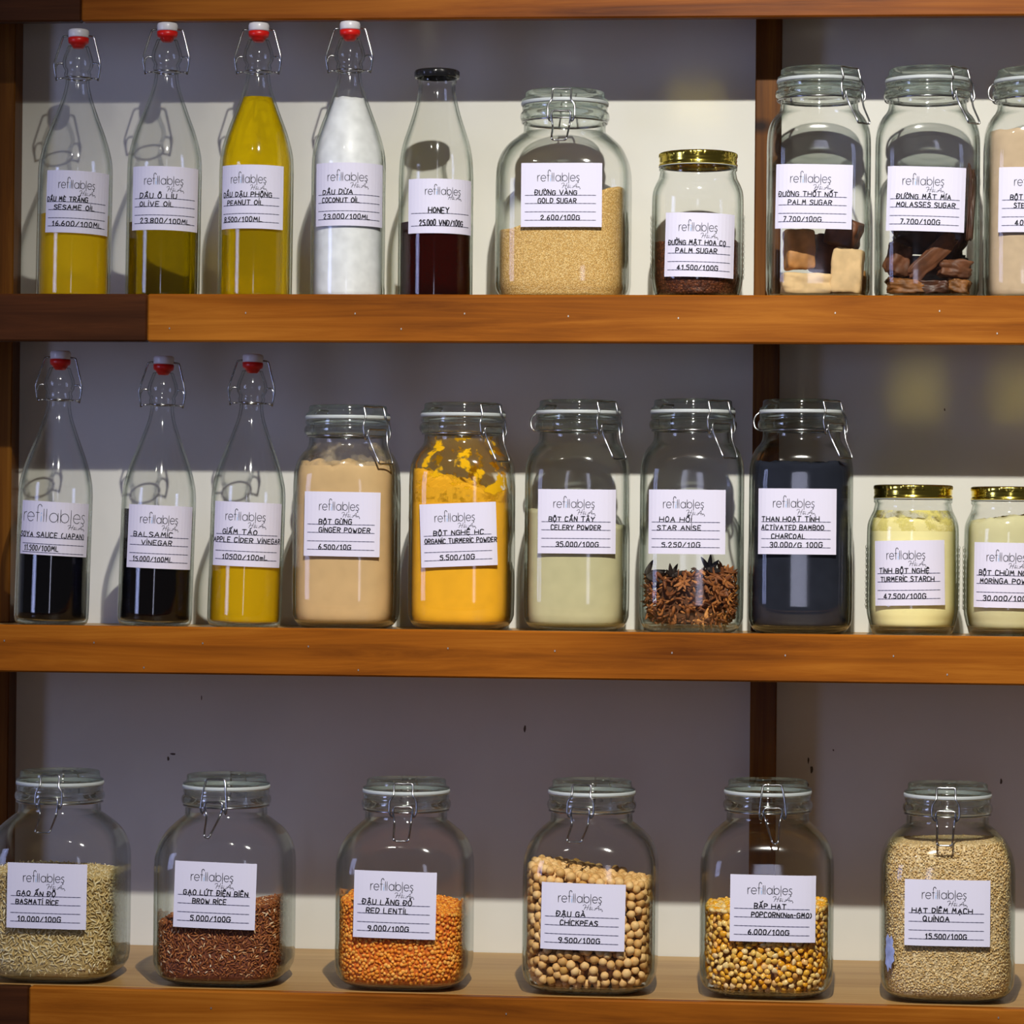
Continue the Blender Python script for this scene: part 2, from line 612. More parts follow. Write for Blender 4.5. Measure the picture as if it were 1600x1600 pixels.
def ribbon(b, strokes, w, mapf, off, mi):
    V, Fc = [], []
    for st in strokes:
        for a, c in zip(st[:-1], st[1:]):
            d = c - a
            ln = np.linalg.norm(d)
            if ln < 1e-6: continue
            d = d / ln
            nrm = np.array([-d[1], d[0]]) * w / 2
            e = d * w * 0.32
            o = len(V)
            for q in (a - e - nrm * .8, c + e - nrm * .8, c + e + nrm * .8, a - e + nrm * .8, (a + c) / 2 - nrm * 1.2, (a + c) / 2 + nrm * 1.2):
                V.append(mapf(q[0], q[1], off))
            Fc.append((o, o + 4, o + 1, o + 2, o + 5, o + 3))
    if V: b.add(V, Fc, mi)


def cross_curve(hw, nn, halfwidth):
    """front of a body's cross section: arc length from the middle -> point and outward normal"""
    al = np.linspace(-1.5, 1.5, 401)
    th = al - math.pi / 2
    c, s = np.cos(th), np.sin(th)
    r = hw / (np.abs(c) ** nn + np.abs(s) ** nn) ** (1 / nn)
    P = np.stack([r * c, r * s], 1)
    d = np.diff(P, axis=0)
    L = np.concatenate([[0], np.cumsum(np.linalg.norm(d, axis=1))])
    L -= np.interp(0, al, L)
    T = np.gradient(P, axis=0)
    T /= np.linalg.norm(T, axis=1)[:, None]
    Nn = np.stack([T[:, 1], -T[:, 0]], 1)

    def f(u, off):
        x, y = np.interp(u, L, P[:, 0]), np.interp(u, L, P[:, 1])
        nx, ny = np.interp(u, L, Nn[:, 0]), np.interp(u, L, Nn[:, 1])
        return x + nx * off, y + ny * off
    return f


def paper_label(parent, hw, nn, cu, cz, w, h, rot, lines, logo=None, rules=(0.493, 0.365, 0.234, 0.103), rule_x=(0.05, 0.925),
                pen=0.00108, cap=0.074, sub=None, seed=1):
    """printed and hand-written paper stuck on the front of a vessel; lines: (text, x0, x1, rule index) in fractions of the width"""
    rnd = random.Random(seed)
    cc = cross_curve(hw, nn, w)
    cr, sr = math.cos(rot), math.sin(rot)

    def mp(x, y, off):          # label coordinates (metres from its lower left corner)
        x, y = x - w / 2, y - h / 2
        u, v = cu + x * cr - y * sr, cz + x * sr + y * cr
        px, py = cc(u, off)
        return (px, py, v)
    b = MB()
    nu = 18
    V = [mp(w * i / nu, h * j, o) for o in (0.00045, 0.00015) for j in (0, 1) for i in range(nu + 1)]
    s = nu + 1
    Fc = []
    for i in range(nu):
        Fc.append((i, i + 1, s + i + 1, s + i))
        Fc.append((2 * s + i, 3 * s + i, 3 * s + i + 1, 2 * s + i + 1))
        Fc.append((i, 2 * s + i, 2 * s + i + 1, i + 1))
        Fc.append((s + i, s + i + 1, 3 * s + i + 1, 3 * s + i))
    Fc += [(0, s, 3 * s, 2 * s), (s - 1, 3 * s - 1, 4 * s - 1, 2 * s - 1)]
    b.add(V, Fc, 0)
    lx0, lx1, lb, lxh = logo or (0.205, 0.72, 0.712, 0.094)
    G, Bl = logo_strokes(lx0 * w, lx1 * w, lb * h, lxh * h)
    ribbon(b, G, 0.00072, mp, 0.0006, 2)
    ribbon(b, Bl, 0.0008, mp, 0.0006, 4)
    sx0, sx1, sb = sub or (0.50, 0.735, 0.605)
    scr = [[(0, 2.9), (.4, 3.6), (1.5, 3.7), (1.1, 1.5), (.4, .1)], [(2.9, 3.8), (2.3, 1.8), (1.9, 0)], [(.7, 1.7), (1.7, 1.9), (2.7, 1.8)],
           [(3.5, 1.3), (3.0, .9), (3.05, .2), (3.6, .2), (3.85, .9), (3.5, 1.3)], [(4.4, 1.2), (4.2, .2), (4.6, .25)], [(3.2, 1.9), (3.6, 2.4), (3.95, 1.9)], [(4.5, 1.8), (4.55, 2.0)],
           [(5.2, .5), (5.5, .1), (6.3, .9), (7.2, 2.9), (7.7, 3.1), (7.4, 1.2), (7.6, .1)], [(5.7, 1.3), (6.6, 1.5), (8.0, 1.1)],
           [(8.3, 1.1), (8.1, .1), (8.5, .9), (9.0, 1.0), (9.0, .2), (9.5, -.3), (9.1, -.7)]]
    ss = [chaikin([np.array([sx0 * w + p[0] / 9.5 * (sx1 - sx0) * w, sb * h + p[1] / 3.8 * 0.082 * h]) for p in st]) if len(st) > 2 else
          [np.array([sx0 * w + p[0] / 9.5 * (sx1 - sx0) * w, sb * h + p[1] / 3.8 * 0.082 * h]) for p in st] for st in scr]
    ribbon(b, ss, 0.00048, mp, 0.0006, 2)
    for ry in rules[:4 if len(rules) != 4 or rules[3] > 0.08 else 3]:
        n = 16
        st = [np.array([w * (rule_x[0] + (rule_x[1] - rule_x[0]) * i / n), ry * h]) for i in range(n + 1)]
        ribbon(b, [st], 0.00078, mp, 0.00058, 3)
    for (t, x0, x1, k) in lines:
        ribbon(b, text_strokes(t, x0 * w, x1 * w, rules[k] * h + 0.004 * h, cap * h, 0.22, 0.05, rnd), pen, mp, 0.0007, 1)
    return b.build('paper_label', [M['paper'], M['ink'], M['print'], M['rule'], M['blue']], parent, smooth=False)


# ------------------------------------------------------------------ the setting: wall and the stepped wooden shelving
wb = MB()
wb.add([(-2.2, 0, 0), (2.4, 0, 0), (2.4, 0, 2.9), (-2.2, 0, 2.9)], [(0, 1, 2, 3)], 0)
wb.add([(-2.2, 0, 0), (2.4, 0, 0), (2.4, 0.1, 0), (-2.2, 0.1, 0), (-2.2, 0, 2.9), (2.4, 0, 2.9), (2.4, 0.1, 2.9), (-2.2, 0.1, 2.9)],
       [(0, 3, 2, 1), (4, 5, 6, 7), (1, 2, 6, 5), (2, 3, 7, 6), (3, 0, 4, 7)], 0)
for (px, py, rw, rh) in ((1263, 1188, 2, 6), (1268, 1202, 2.5, 7), (1262, 1226, 2, 4), (1564, 1221, 2, 5), (820, 1139, 2, 6), (315, 1090, 1, 4),
                         (270, 1178, 5, 2), (263, 1186, 2, 4), (1476, 640, 1.2, 3), (1302, 1172, 1.5, 2)):
    p = unproj(px, py, 0.0)
    k = pxs(p)
    pts = [(p[0] + k * rw * math.cos(a) * random.uniform(.6, 1.2), -0.0004, p[2] + k * rh * math.sin(a) * random.uniform(.6, 1.2))
           for a in np.linspace(0, 2 * math.pi, 9)[:-1]]
    wb.add(pts, [tuple(range(8))], 1)
tag(wb.build('wall_back', [M['wall'], M['chip']], smooth=False), 'cream plaster wall behind the shelves', None, kind='structure')
fb = MB()
fb.add([(-3, -5, 0), (3, -5, 0), (3, 0, 0), (-3, 0, 0), (-3, -5, -.1), (3, -5, -.1), (3, 0, -.1), (-3, 0, -.1)],
       [(0, 1, 2, 3), (7, 6, 5, 4), (0, 4, 5, 1), (1, 5, 6, 2), (2, 6, 7, 3), (3, 7, 4, 0)])
M['floor'] = plain('floor_tile', (0.30, 0.27, 0.24), 0.5, var=0.1, scale=3)
tag(fb.build('floor', M['floor'], smooth=False), 'plain floor of the shop', None, kind='structure')

D_TOP, D1, D2, D3 = 0.16, 0.22, 0.32, 0.387
Z_TOP_B = 1.9704
Z1_T, Z1_B = 1.6357, 1.5790
z2t = unproj(800, 985.5, -D2)[2]; z2b = unproj(800, 1060.5, -D2)[2]
z3t = unproj(800, 1559.0, -D3)[2]
LIP = 0.008
SH1, SH2, SH3 = Z1_T - LIP, z2t - 0.006, z3t
XL, XR = -1.05, 1.15

unit = empty('shelving_unit', (0, 0, 0), 'stepped wooden wall shelving with four shelves and lipped front rails', 'shelf')


def nails(b, pts, Y, mi):
    for (px, py) in pts:
        p = unproj(px, py, Y)
        r = 0.0008
        V = [(p[0] + r * math.cos(a), Y - 0.0008, p[2] + r * 1.5 * math.sin(a)) for a in np.linspace(0, 2 * math.pi, 9)[:-1]]
        b.add(V, [tuple(range(8))], mi)


def shelf(depth, ztop_rail, zbot_rail, zboard, tb, mat, split_px, py, nail_pts, dark):
    bb = MB()
    box(bb, XL, XR, -depth + 0.0185, -0.0005, zboard - tb, zboard, 0)
    bd = bb.build('shelf_board', M['board'], unit, smooth=False)
    xs = unproj(split_px, py, -depth)[0] if split_px else XL
    rb = MB()
    box(rb, xs, XR, -depth, -depth + 0.018, zbot_rail, ztop_rail, 0, 0.002)
    nails(rb, nail_pts, -depth, 1)
    rb.build('front_rail', [mat, M['nail']], bd, smooth=False)
    if split_px:
        db = MB()
        box(db, XL, xs - 0.0004, -depth + 0.0006, -depth + 0.018, zbot_rail, ztop_rail, 0, 0.002)
        o = db.build('rail_end', M['stain'], bd, smooth=False)
        o['label'] = 'dark stained left end of the front rail'
    return bd


shelf(D_TOP, Z_TOP_B + 0.056, Z_TOP_B, Z_TOP_B + 0.048, 0.016, M['rail'], 127, 30, [], True)
shelf(D1, Z1_T, Z1_B, SH1, 0.018, M['rail2'], 230, 497,
      [(384, 489), (555, 490), (726, 490), (627, 514), (888, 494), (1060, 497), (1305, 489), (1468, 486), (265, 513), (1558, 521)], D1)
shelf(D2, z2t, z2b, SH2, 0.018, M['rail3'], None, 0,
      [(7, 1001), (147, 1004), (317, 1005), (225, 1043), (482, 1010), (700, 1013), (867, 1017), (1050, 1020), (1227, 1024), (1396, 1025), (1480, 1054), (560, 1047)], D2)
shelf(D3, z3t, z3t - 0.056, SH3, 0.018, M['rail2'], 45, 1570, [(791, 1584), (1560, 1590), (330, 1575)], D3)
postknot = unproj(1190, 197, -0.04)
M['post'] = wood('post_wood', (0.045, 0.013, 0.001), (0.125, 0.042, 0.0035), (0.225, 0.088, 0.009), 2, 4.0,
                 knots=((postknot[0] - 0.002, 0, postknot[2], 0.022, 0.012), (-0.592, 0, 1.74, 0.012, 0.014)))
pl = unproj(1179, 300, -0.04)[0]; pr = unproj(1220, 300, -0.04)[0]
pl2 = unproj(22, 300, -0.04)[0]
zs = [(0.0, SH3 - 0.018), (SH3, SH2 - 0.018), (SH2, SH1 - 0.018), (SH1, Z_TOP_B + 0.032)]
for (a, c) in ((pl, pr), (pl2 - 0.031, pl2)):
    pb = MB()
    for (z0, z1) in zs:
        box(pb, a, c, -0.04, -0.0005, z0 + 0.0003, z1 - 0.0003, 0)
    pb.build('post', M['post'], unit, smooth=False)
pb = MB()

# ------------------------------------------------------------------ vessels
K0 = 1 / 1330.0                 # profile pixels to metres (before the size factor of each vessel)


def seat(px, ztop_py, shelf_z, Yc, lid_extra=0.0):
    """place of a vessel: x from the photo, standing on its shelf; height from the top seen"""
    p = unproj(px, ztop_py, Yc)
    return p[0], p[2] + lid_extra, pxs(p)


class Vessel:
    pass


def inner_of(outer, t, base_t):
    """inside of a wall: list of (z, hw, n) shrunk by the thickness, starting above the base"""
    zb = outer[0][0]
    res = []
    for (z, r, n) in outer:
        res.append((max(z, zb + base_t), max(r - t, 0.002), n))
    return res


def fin(v):
    """table of the inside half width by height"""
    a = np.array(v.inner)
    zz, rr, nn = a[:, 0], a[:, 1], a[:, 2]
    v.zin = float(zz.min())
    o = np.argsort(zz, kind='stable')
    zz, rr, nn = zz[o], rr[o], nn[o]
    # keep the widest at the floor level
    v.rin = lambda z: np.interp(z, zz, rr)
    v.nin = lambda z: np.interp(z, zz, nn)
    return v


def body_glass(v, outer, t, base_t, segs, name='glass_body', heel=0.006, neck_z=9.0):
    """closed glass wall; outer is a list of rings from the foot up to the mouth"""
    v.segs = segs
    inner = inner_of(outer, t, base_t)
    # round the inside corner
    zb = inner[0][0]
    r_in = [r for (z, r, n) in inner if z > zb + heel]
    inn = []
    for (z, r, n) in inner:
        if z > zb + 1e-5: inn.append((z, r, n))
    first = inn[0]
    h = max(first[0] - zb, heel)
    R = np.interp(zb + heel, [q[0] for q in inn], [q[1] for q in inn])
    Nn = np.interp(zb + heel, [q[0] for q in inn], [q[2] for q in inn])
    arcs = [(zb + heel * (1 - math.cos(a)), R - heel * (1 - math.sin(a)), Nn) for a in np.linspace(0, math.pi / 2, 7)]
    inn = arcs + [q for q in inn if q[0] > zb + heel + 1e-4]
    b = MB()
    ring = [(outer[0][0], outer[0][1] * 0.55, outer[0][2])] + list(outer) + inn[::-1] + [(zb, arcs[0][1] * 0.5, Nn)]
    loft(b, ring, segs)
    v.inner = inn
    fin(v)
    vv = np.vstack(b.v)
    lim = zb + heel * 0.6
    b.m = [1 if vv[list(f), 2].max() < lim + 1e-5 or vv[list(f), 2].min() > neck_z - 1e-5 else 0 for f in b.f]
    b.build(name, [M['glass'], M['base_glass']], v.root)
    return v


def polar(t, r, z, phi):
    """tangential, radial, height -> local xyz; phi turns from the front to the right"""
    c, s = math.cos(phi), math.sin(phi)
    x, y = t, -r
    return (x * c - y * s, x * s + y * c, z)


def clip_jar(px, top_py, shelf_z, Yc, kind, label, phi=0.0, lever_taper=0.86, back=False, point=False, group='wire clip jars', loop=False, lid_ell=0.0):
    v = Vessel()
    x, ztop, S = seat(px, top_py + lid_ell, shelf_z, Yc)
    shelf_z += 0.0004
    v.root = empty('clip_jar', (x, Yc, shelf_z), label, 'jar', group)
    H = ztop - shelf_z
    v.S, v.H, v.x, v.z0, v.Yc = S, H, x, shelf_z, Yc
    z = lambda dy: H - dy * S
    if kind == 'big':           # square shouldered three litre jar
        hw, nb = 104 * S, 4.2
        outer = [(0.0, hw - 38 * S, 2.9), (1 * S, hw - 30 * S, 3.1), (3.5 * S, hw - 21 * S, 3.4), (8 * S, hw - 13 * S, 3.7), (15 * S, hw - 6.5 * S, 4.0), (24 * S, hw - 2.2 * S, nb),
                 (36 * S, hw - 0.3 * S, nb), (0.045, hw, nb), (z(200), hw, nb), (z(150), hw, nb)]
        shoulder = [(z(150), hw, nb), (z(128), 0.995 * hw, 4.0), (z(112), 0.97 * hw, 3.7), (z(98), 0.92 * hw, 3.3), (z(86), 0.85 * hw, 2.9),
                    (z(76), 0.755 * hw, 2.5), (z(69), 0.68 * hw, 2.2), (z(64), 64.5 * S, 2.0)]
        neck = [(z(58), 64 * S, 2), (z(50), 64 * S, 2), (z(47.5), 65 * S, 2), (z(46), 68 * S, 2), (z(43), 69.5 * S, 2), (z(39), 70 * S, 2), (z(35), 69.3 * S, 2), (z(32.5), 67.5 * S, 2), (z(31), 66 * S, 2),
                (z(28), 67 * S, 2), (z(24), 67 * S, 2), (z(22.6), 66 * S, 2)]
        t = 0.0036
        rl, rg = 62, 68.5
    else:                       # tall slim two litre jar
        hw, nb = 81 * S, 3.6
        outer = [(0.0, hw - 27 * S, 2.6), (1 * S, hw - 20 * S, 2.8), (3.5 * S, hw - 13.5 * S, 3.0), (8 * S, hw - 8 * S, 3.3), (15 * S, hw - 3.5 * S, 3.5), (24 * S, hw - 0.6 * S, nb),
                 (0.04, hw, nb), (z(180), hw, nb), (z(130), hw, nb)]
        shoulder = [(z(130), hw, nb), (z(110), 0.995 * hw, 3.4), (z(97), 0.975 * hw, 3.1), (z(86), 0.935 * hw, 2.8), (z(76), 0.87 * hw, 2.4),
                    (z(69), 0.80 * hw, 2.1), (z(63), 61.5 * S, 2.0)]
        neck = [(z(57), 60.5 * S, 2), (z(50), 60.5 * S, 2), (z(47.5), 62 * S, 2), (z(46), 66 * S, 2), (z(43), 68 * S, 2), (z(39), 68.6 * S, 2), (z(35), 68 * S, 2), (z(32.5), 66 * S, 2), (z(31), 64.5 * S, 2),
                (z(28), 66 * S, 2), (z(24), 66 * S, 2), (z(22.6), 65 * S, 2)]
        t = 0.0034
        rl, rg = 61, 66.5
    v.hw, v.nb = hw, nb
    body_glass(v, outer[:-1] + dense(shoulder, 3) + neck, t, 0.0055 if kind == 'big' else 0.007, 72, heel=0.010, neck_z=z(48))
    # gasket
    b = MB()
    R = rg * S
    rings = [(z(22.2), R - 6 * S, 2), (z(22.2), R - 0.6 * S, 2), (z(20.6), R, 2), (z(18), R, 2), (z(16.6), R - 0.6 * S, 2), (z(16.6), R - 6 * S, 2)]
    loft(b, rings + [rings[0]], 64, cap0=False, cap1=False)
    b.build('gasket', M['gasket'], v.root)
    # glass lid: flange, step, raised rim round a shallow dish
    b = MB()
    rl_ = rl * S
    loft(b, [(z(21), 50 * S, 2), (z(16.2), 52 * S, 2), (z(16.2), rg * S - 1.2 * S, 2), (z(13.5), rg * S - 0.6 * S, 2), (z(11), rl_ + 1.0 * S, 2), (z(8), rl_, 2), (z(2.5), rl_ - 0.2 * S, 2),
             (z(0.6), rl_ - 1.6 * S, 2), (z(0), rl_ - 4 * S, 2), (z(0.4), rl_ - 8 * S, 2), (z(3.2), rl_ - 14 * S, 2), (z(4.0), rl_ - 22 * S, 2), (z(4.2), 20 * S, 2)], 64)
    b.build('lid', M['lid_glass'], v.root)
    # wires
    wr = 0.00115
    b = MB()
    zr = z(48.5)
    Rn = (64.5 if kind == 'big' else 61.5) * S + 0.0015
    ring = [polar(0, Rn, zr, a) for a in np.linspace(0, 2 * math.pi, 49)[:-1]]
    tube(b, ring, wr * 0.9, 6, closed=True)
    for sg in (-1, 1):          # hinge loop at the back
        tube(b, smooth_path([polar(sg * 14 * S, Rn, zr, phi + math.pi), polar(sg * 15 * S, (rg + 8) * S, z(44), phi + math.pi),
                             polar(sg * 13 * S, (rg + 10) * S, z(28), phi + math.pi), polar(sg * 12 * S, (rg + 4) * S, z(14), phi + math.pi),
                             polar(sg * 10 * S, (rl + 2) * S, z(6), phi + math.pi)], 3), wr, 6)
    tube(b, [polar(-10 * S, (rl + 2) * S, z(6), phi + math.pi), polar(10 * S, (rl + 2) * S, z(6), phi + math.pi)], wr, 6)
    if loop:                    # hook of the neck wire standing out at the side
        ph = -math.pi / 2
        tube(b, smooth_path([polar(4 * S, Rn, zr, ph), polar(2 * S, (rg + 5) * S, z(45), ph), polar(-1 * S, (rg + 8) * S, z(36), ph), polar(-3 * S, (rg + 6) * S, z(26), ph),
                             polar(-5 * S, (rg - 1.5) * S, z(19), ph)], 3), wr, 6)
    b.build('neck_wire', M['metal'], v.root)
    b = MB()
    r1, r2 = rl + 2.5, rg + 4.5
    topw = 15 if kind == 'big' else 20
    if point:
        half = [(0, r1, 4), (topw - 3, r1, 4), (topw, r1 + 1, 8), (topw + 2.5, r1 + 5, 20), (topw + 4.5, r2, 36), (topw + 5.5, r2 + 2, 50), (topw + 3, r2 - 1, 57), (topw, r2, 48)]
    else:
        half = [(0, r1, 4), (topw - 3, r1, 3.5), (topw - .5, r1 + 1, 7), (topw - .5, r1 + 4, 16), (topw + .5, r2 - 2, 22), (topw + 5, r2 - 1, 29), (topw + 6, r2, 38),
                (topw + 5.5, r2 + 2, 48), (topw + 1.5, r2, 55), (topw - 1, r2 + 1, 46)]
    pts = [polar(-q[0] * S, q[1] * S, z(q[2]), phi) for q in half[:0:-1]] + [polar(q[0] * S, q[1] * S, z(q[2]), phi) for q in half]
    tube(b, smooth_path(pts, 3), wr, 6)
    b.build('bail', M['metal'], v.root)
    b = MB()
    # lever: hangs from the bail over the shoulder
    ro = 0 if kind == 'big' else 4
    hwz = lambda dy: (np.interp(H - dy * S, [q[0] for q in shoulder][::-1], [q[1] for q in shoulder][::-1]) / S)
    lo = (88 if kind == 'big' else 92)
    tw, bw = (topw - 1.5, (topw - 1.5) * lever_taper) if kind == 'big' else (17, 14)
    if kind == 'big':
        rad = {40: r2 + 1.5, 50: r2 + 2.5, 66: r2 + 6, lo: max(hwz(lo), r2 + 12) + 5}
    else:
        rad = {40: r2 + 1.5, 50: r2 + 2.5, 66: r2 + 9, lo: r2 + 22}
    if point:
        half = [(0, rad[40], 39), (tw - 2, rad[40], 39), (tw + 1, rad[50], 46), (tw - 3, rad[66] - 2, 60), (5, rad[lo], lo - 3), (2, rad[lo], lo + 2), (0, rad[lo], lo + 2)]
    else:
        half = [(0, rad[40], 39), (tw - 1, rad[40], 39), (tw + 1.5, rad[50], 46), (tw, rad[66] - 4, 56), ((tw + bw) / 2, rad[66], 66), (bw, rad[lo], lo - 4), (bw - 2.5, rad[lo], lo), (0, rad[lo], lo)]
    pts = [polar(-q[0] * S, q[1] * S, z(q[2]), phi) for q in half[:0:-1]] + [polar(q[0] * S, q[1] * S, z(q[2]), phi) for q in half[:-1]]
    tube(b, smooth_path(pts, 3, closed=True), wr, 6, closed=True)
    b.build('lever', M['metal'], v.root)
    return v


def swing_bottle(px, top_py, shelf_z, Yc, label, lean=0.0, dark_wire=False):
    v = Vessel()
    x, ztop, S = seat(px, top_py, shelf_z, Yc)
    shelf_z += 0.0006 + abs(lean) * 0.042
    v.root = empty('swing_top_bottle', (x, Yc, shelf_z), label, 'bottle', 'swing-top bottles', rot=(0, lean, 0))
    H = ztop - shelf_z
    v.S, v.H, v.x, v.z0, v.Yc = S, H, x, shelf_z, Yc
    z = lambda dy: H - dy * S
    hw = 58 * S
    outer = [(0.0, 0.84 * hw, 2), (0.0012, 0.91 * hw, 2), (0.004, 0.965 * hw, 2), (0.009, 0.995 * hw, 2), (0.016, hw, 2), (0.05, hw, 2), (z(260), hw, 2)]
    sh = [(z(260), hw, 2), (z(232), hw, 2), (z(215), 57.3 * S, 2), (z(202), 55.5 * S, 2), (z(185), 51.3 * S, 2), (z(165), 44.8 * S, 2), (z(145), 37 * S, 2),
          (z(125), 29.5 * S, 2), (z(110), 24.2 * S, 2), (z(98), 20.8 * S, 2), (z(86), 18.6 * S, 2)]
    neck = [(z(78), 18.3 * S, 2), (z(74), 20.5 * S, 2), (z(70), 21 * S, 2), (z(67), 19.8 * S, 2), (z(64), 20.3 * S, 2), (z(59), 23.3 * S, 2), (z(52), 24.3 * S, 2), (z(44), 22.6 * S, 2), (z(35), 19.2 * S, 2),
            (z(29), 17.2 * S, 2), (z(26.5), 16 * S, 2), (z(26), 14.5 * S, 2)]
    v.hw, v.nb = hw, 2.0
    body_glass(v, outer[:-1] + dense(sh, 3) + neck, 0.0028, 0.005, 64, heel=0.005)
    b = MB()
    loft(b, [(z(13), 13 * S, 2), (z(13), 15.3 * S, 2), (z(11), 16 * S, 2), (z(4), 16.2 * S, 2), (z(1), 15 * S, 2), (z(0), 12 * S, 2)], 40)
    b.build('stopper', M['white'], v.root)
    b = MB()
    loft(b, [(z(30), 5 * S, 2), (z(30), 7.5 * S, 2), (z(27), 10 * S, 2), (z(23), 12.6 * S, 2), (z(22), 15 * S, 2), (z(19), 15.9 * S, 2), (z(14), 16.2 * S, 2), (z(13.2), 14.5 * S, 2)], 40)
    b.build('gasket', M['red'], v.root)
    b = MB()
    wr = 0.00115
    P = lambda t, r, d: (t * S, -r * S, z(d))
    for sg in (-1, 1):
        tube(b, smooth_path([P(sg * 14, 0, 10), P(sg * 19, 0, 10.5), P(sg * 23.5, 1, 11.5), P(sg * 25, 1, 14), P(sg * 30.2, 3, 32), P(sg * 35.5, 5, 51), P(sg * 36.5, 5, 57), P(sg * 35.5, 4, 66), P(sg * 33, 3, 80)], 2), wr, 6)
        tube(b, smooth_path([P(sg * 33, 3, 81), P(sg * 35, 3, 66), P(sg * 33, 2, 55.5), P(sg * 28, 1, 53), P(sg * 24, 0, 54)], 3), wr * .9, 6)
    b.build('wire_bail', M['metal'], v.root)
    b = MB()
    tube(b, [polar(0, 21.5 * S, z(77), a) for a in np.linspace(0, 2 * math.pi, 33)[:-1]], wr * .9, 6, closed=True)
    for sg in (-1, 1):
        tube(b, [P(sg * 21, 3, 77), P(sg * 28, 4, 77.5), P(sg * 33.5, 4, 79)], wr * .9, 6)
    b.build('neck_wire', M['metal'], v.root)
    return v


def screw_jar(px, top_py, shelf_z, Yc, label):
    v = Vessel()
    x, ztop, S = seat(px, top_py, shelf_z, Yc)
    shelf_z += 0.0004
    v.root = empty('screw_lid_jar', (x, Yc, shelf_z), label, 'jar', 'gold-lidded jars')
    H = ztop - shelf_z
    v.S, v.H, v.x, v.z0, v.Yc = S, H, x, shelf_z, Yc
    z = lambda dy: H - dy * S
    hw = 71.5 * S
    zb = lambda up: up * S
    prof = [(0, 54 * S, 2), (0.001, 58.5 * S, 2), (0.004, 62 * S, 2), (zb(14), 65 * S, 2.1), (zb(26), 68.5 * S, 2.2), (zb(40), 71 * S, 2.3), (zb(60), 71.5 * S, 2.3), (z(110), 71.5 * S, 2.3), (z(74), 71.3 * S, 2.3),
            (z(60), 70 * S, 2.25), (z(49), 66 * S, 2.15), (z(40), 61.5 * S, 2.05), (z(34), 59 * S, 2), (z(29), 59 * S, 2), (z(27), 61 * S, 2), (z(23.5), 61.2 * S, 2), (z(22), 59 * S, 2), (z(12), 57 * S, 2), (z(3), 57 * S, 2), (z(2), 55.5 * S, 2)]
    v.hw, v.nb = hw, 2.3
    body_glass(v, dense(prof[:12], 3) + prof[13:], 0.0032, 0.006, 64, heel=0.014)
    # gold screw band: knurled upper edge, rolled foot
    b = MB()
    segs = 240
    prof = [(21.2, 57.6, 0), (21.2, 60.0, 0), (20.4, 61.6, 0), (18.6, 61.8, 0), (17.2, 60.6, 0), (14.5, 60.3, 0), (12.5, 61.0, 0), (10.5, 60.4, 0), (8.5, 60.8, 0), (7, 61.0, 0), (6, 61.2, 1), (3, 61.2, 1), (1.6, 60.8, 1), (0.5, 59.6, 0), (0, 57.5, 0), (0.5, 54, 0), (0.6, 30, 0)]
    V, Fc = [], []
    th = np.linspace(0, 2 * math.pi, segs, endpoint=False)
    for (d, r, kn) in prof:
        rr = (r + (0.45 * np.sign(np.sin(th * 120)) if kn else 0)) * S
        rr = rr * np.ones(segs)
        V.append(np.stack([rr * np.cos(th), rr * np.sin(th), np.full(segs, z(d))], 1))
    V = np.vstack(V)
    for i in range(len(prof) - 1):
        for k in range(segs):
            a, c = i * segs + k, i * segs + (k + 1) % segs
            Fc.append((a, c, c + segs, a + segs))
    Fc.append(tuple((len(prof) - 1) * segs + k for k in range(segs)))
    b.add(V, Fc)
    lid = b.build('screw_lid', M['gold'], v.root)
    lid['label'] = 'gold screw lid'
    b = MB()
    loft(b, [(z(22.3), 57.5 * S, 2), (z(22.3), 61.4 * S, 2), (z(21.3), 61.6 * S, 2), (z(21.3), 57.5 * S, 2), (z(22.3), 57.5 * S, 2)], 64, cap0=False, cap1=False)
    b.build('seal', M['gasket'], v.root)
    # moulded ribs on the sides of the jar
    for sg in (-1, 1):
        b = MB()
        for i in range(11):
            for j in range(3):
                zz = zb(45 + i * 9 + (j % 2) * 4)
                a = sg * (math.pi / 2 + 0.0) + (j - 1) * 0.16
                r = 71.5 * S
                c = polar(0, r, zz, a)
                V, Fc = [], []
                for u in range(5):
                    for w in range(4):
                        la, lo = math.pi * (u / 4 - .5), 2 * math.pi * w / 4
                        V.append((c[0] + 0.0018 * math.cos(la) * math.cos(lo), c[1] + 0.0018 * math.cos(la) * math.sin(lo), c[2] + 0.0024 * math.sin(la)))
                for u in range(4):
                    for w in range(4):
                        Fc.append((u * 4 + w, u * 4 + (w + 1) % 4, (u + 1) * 4 + (w + 1) % 4, (u + 1) * 4 + w))
                b.add(V, Fc)
        b.build('moulded_pattern', M['glass'], v.root)
    return v


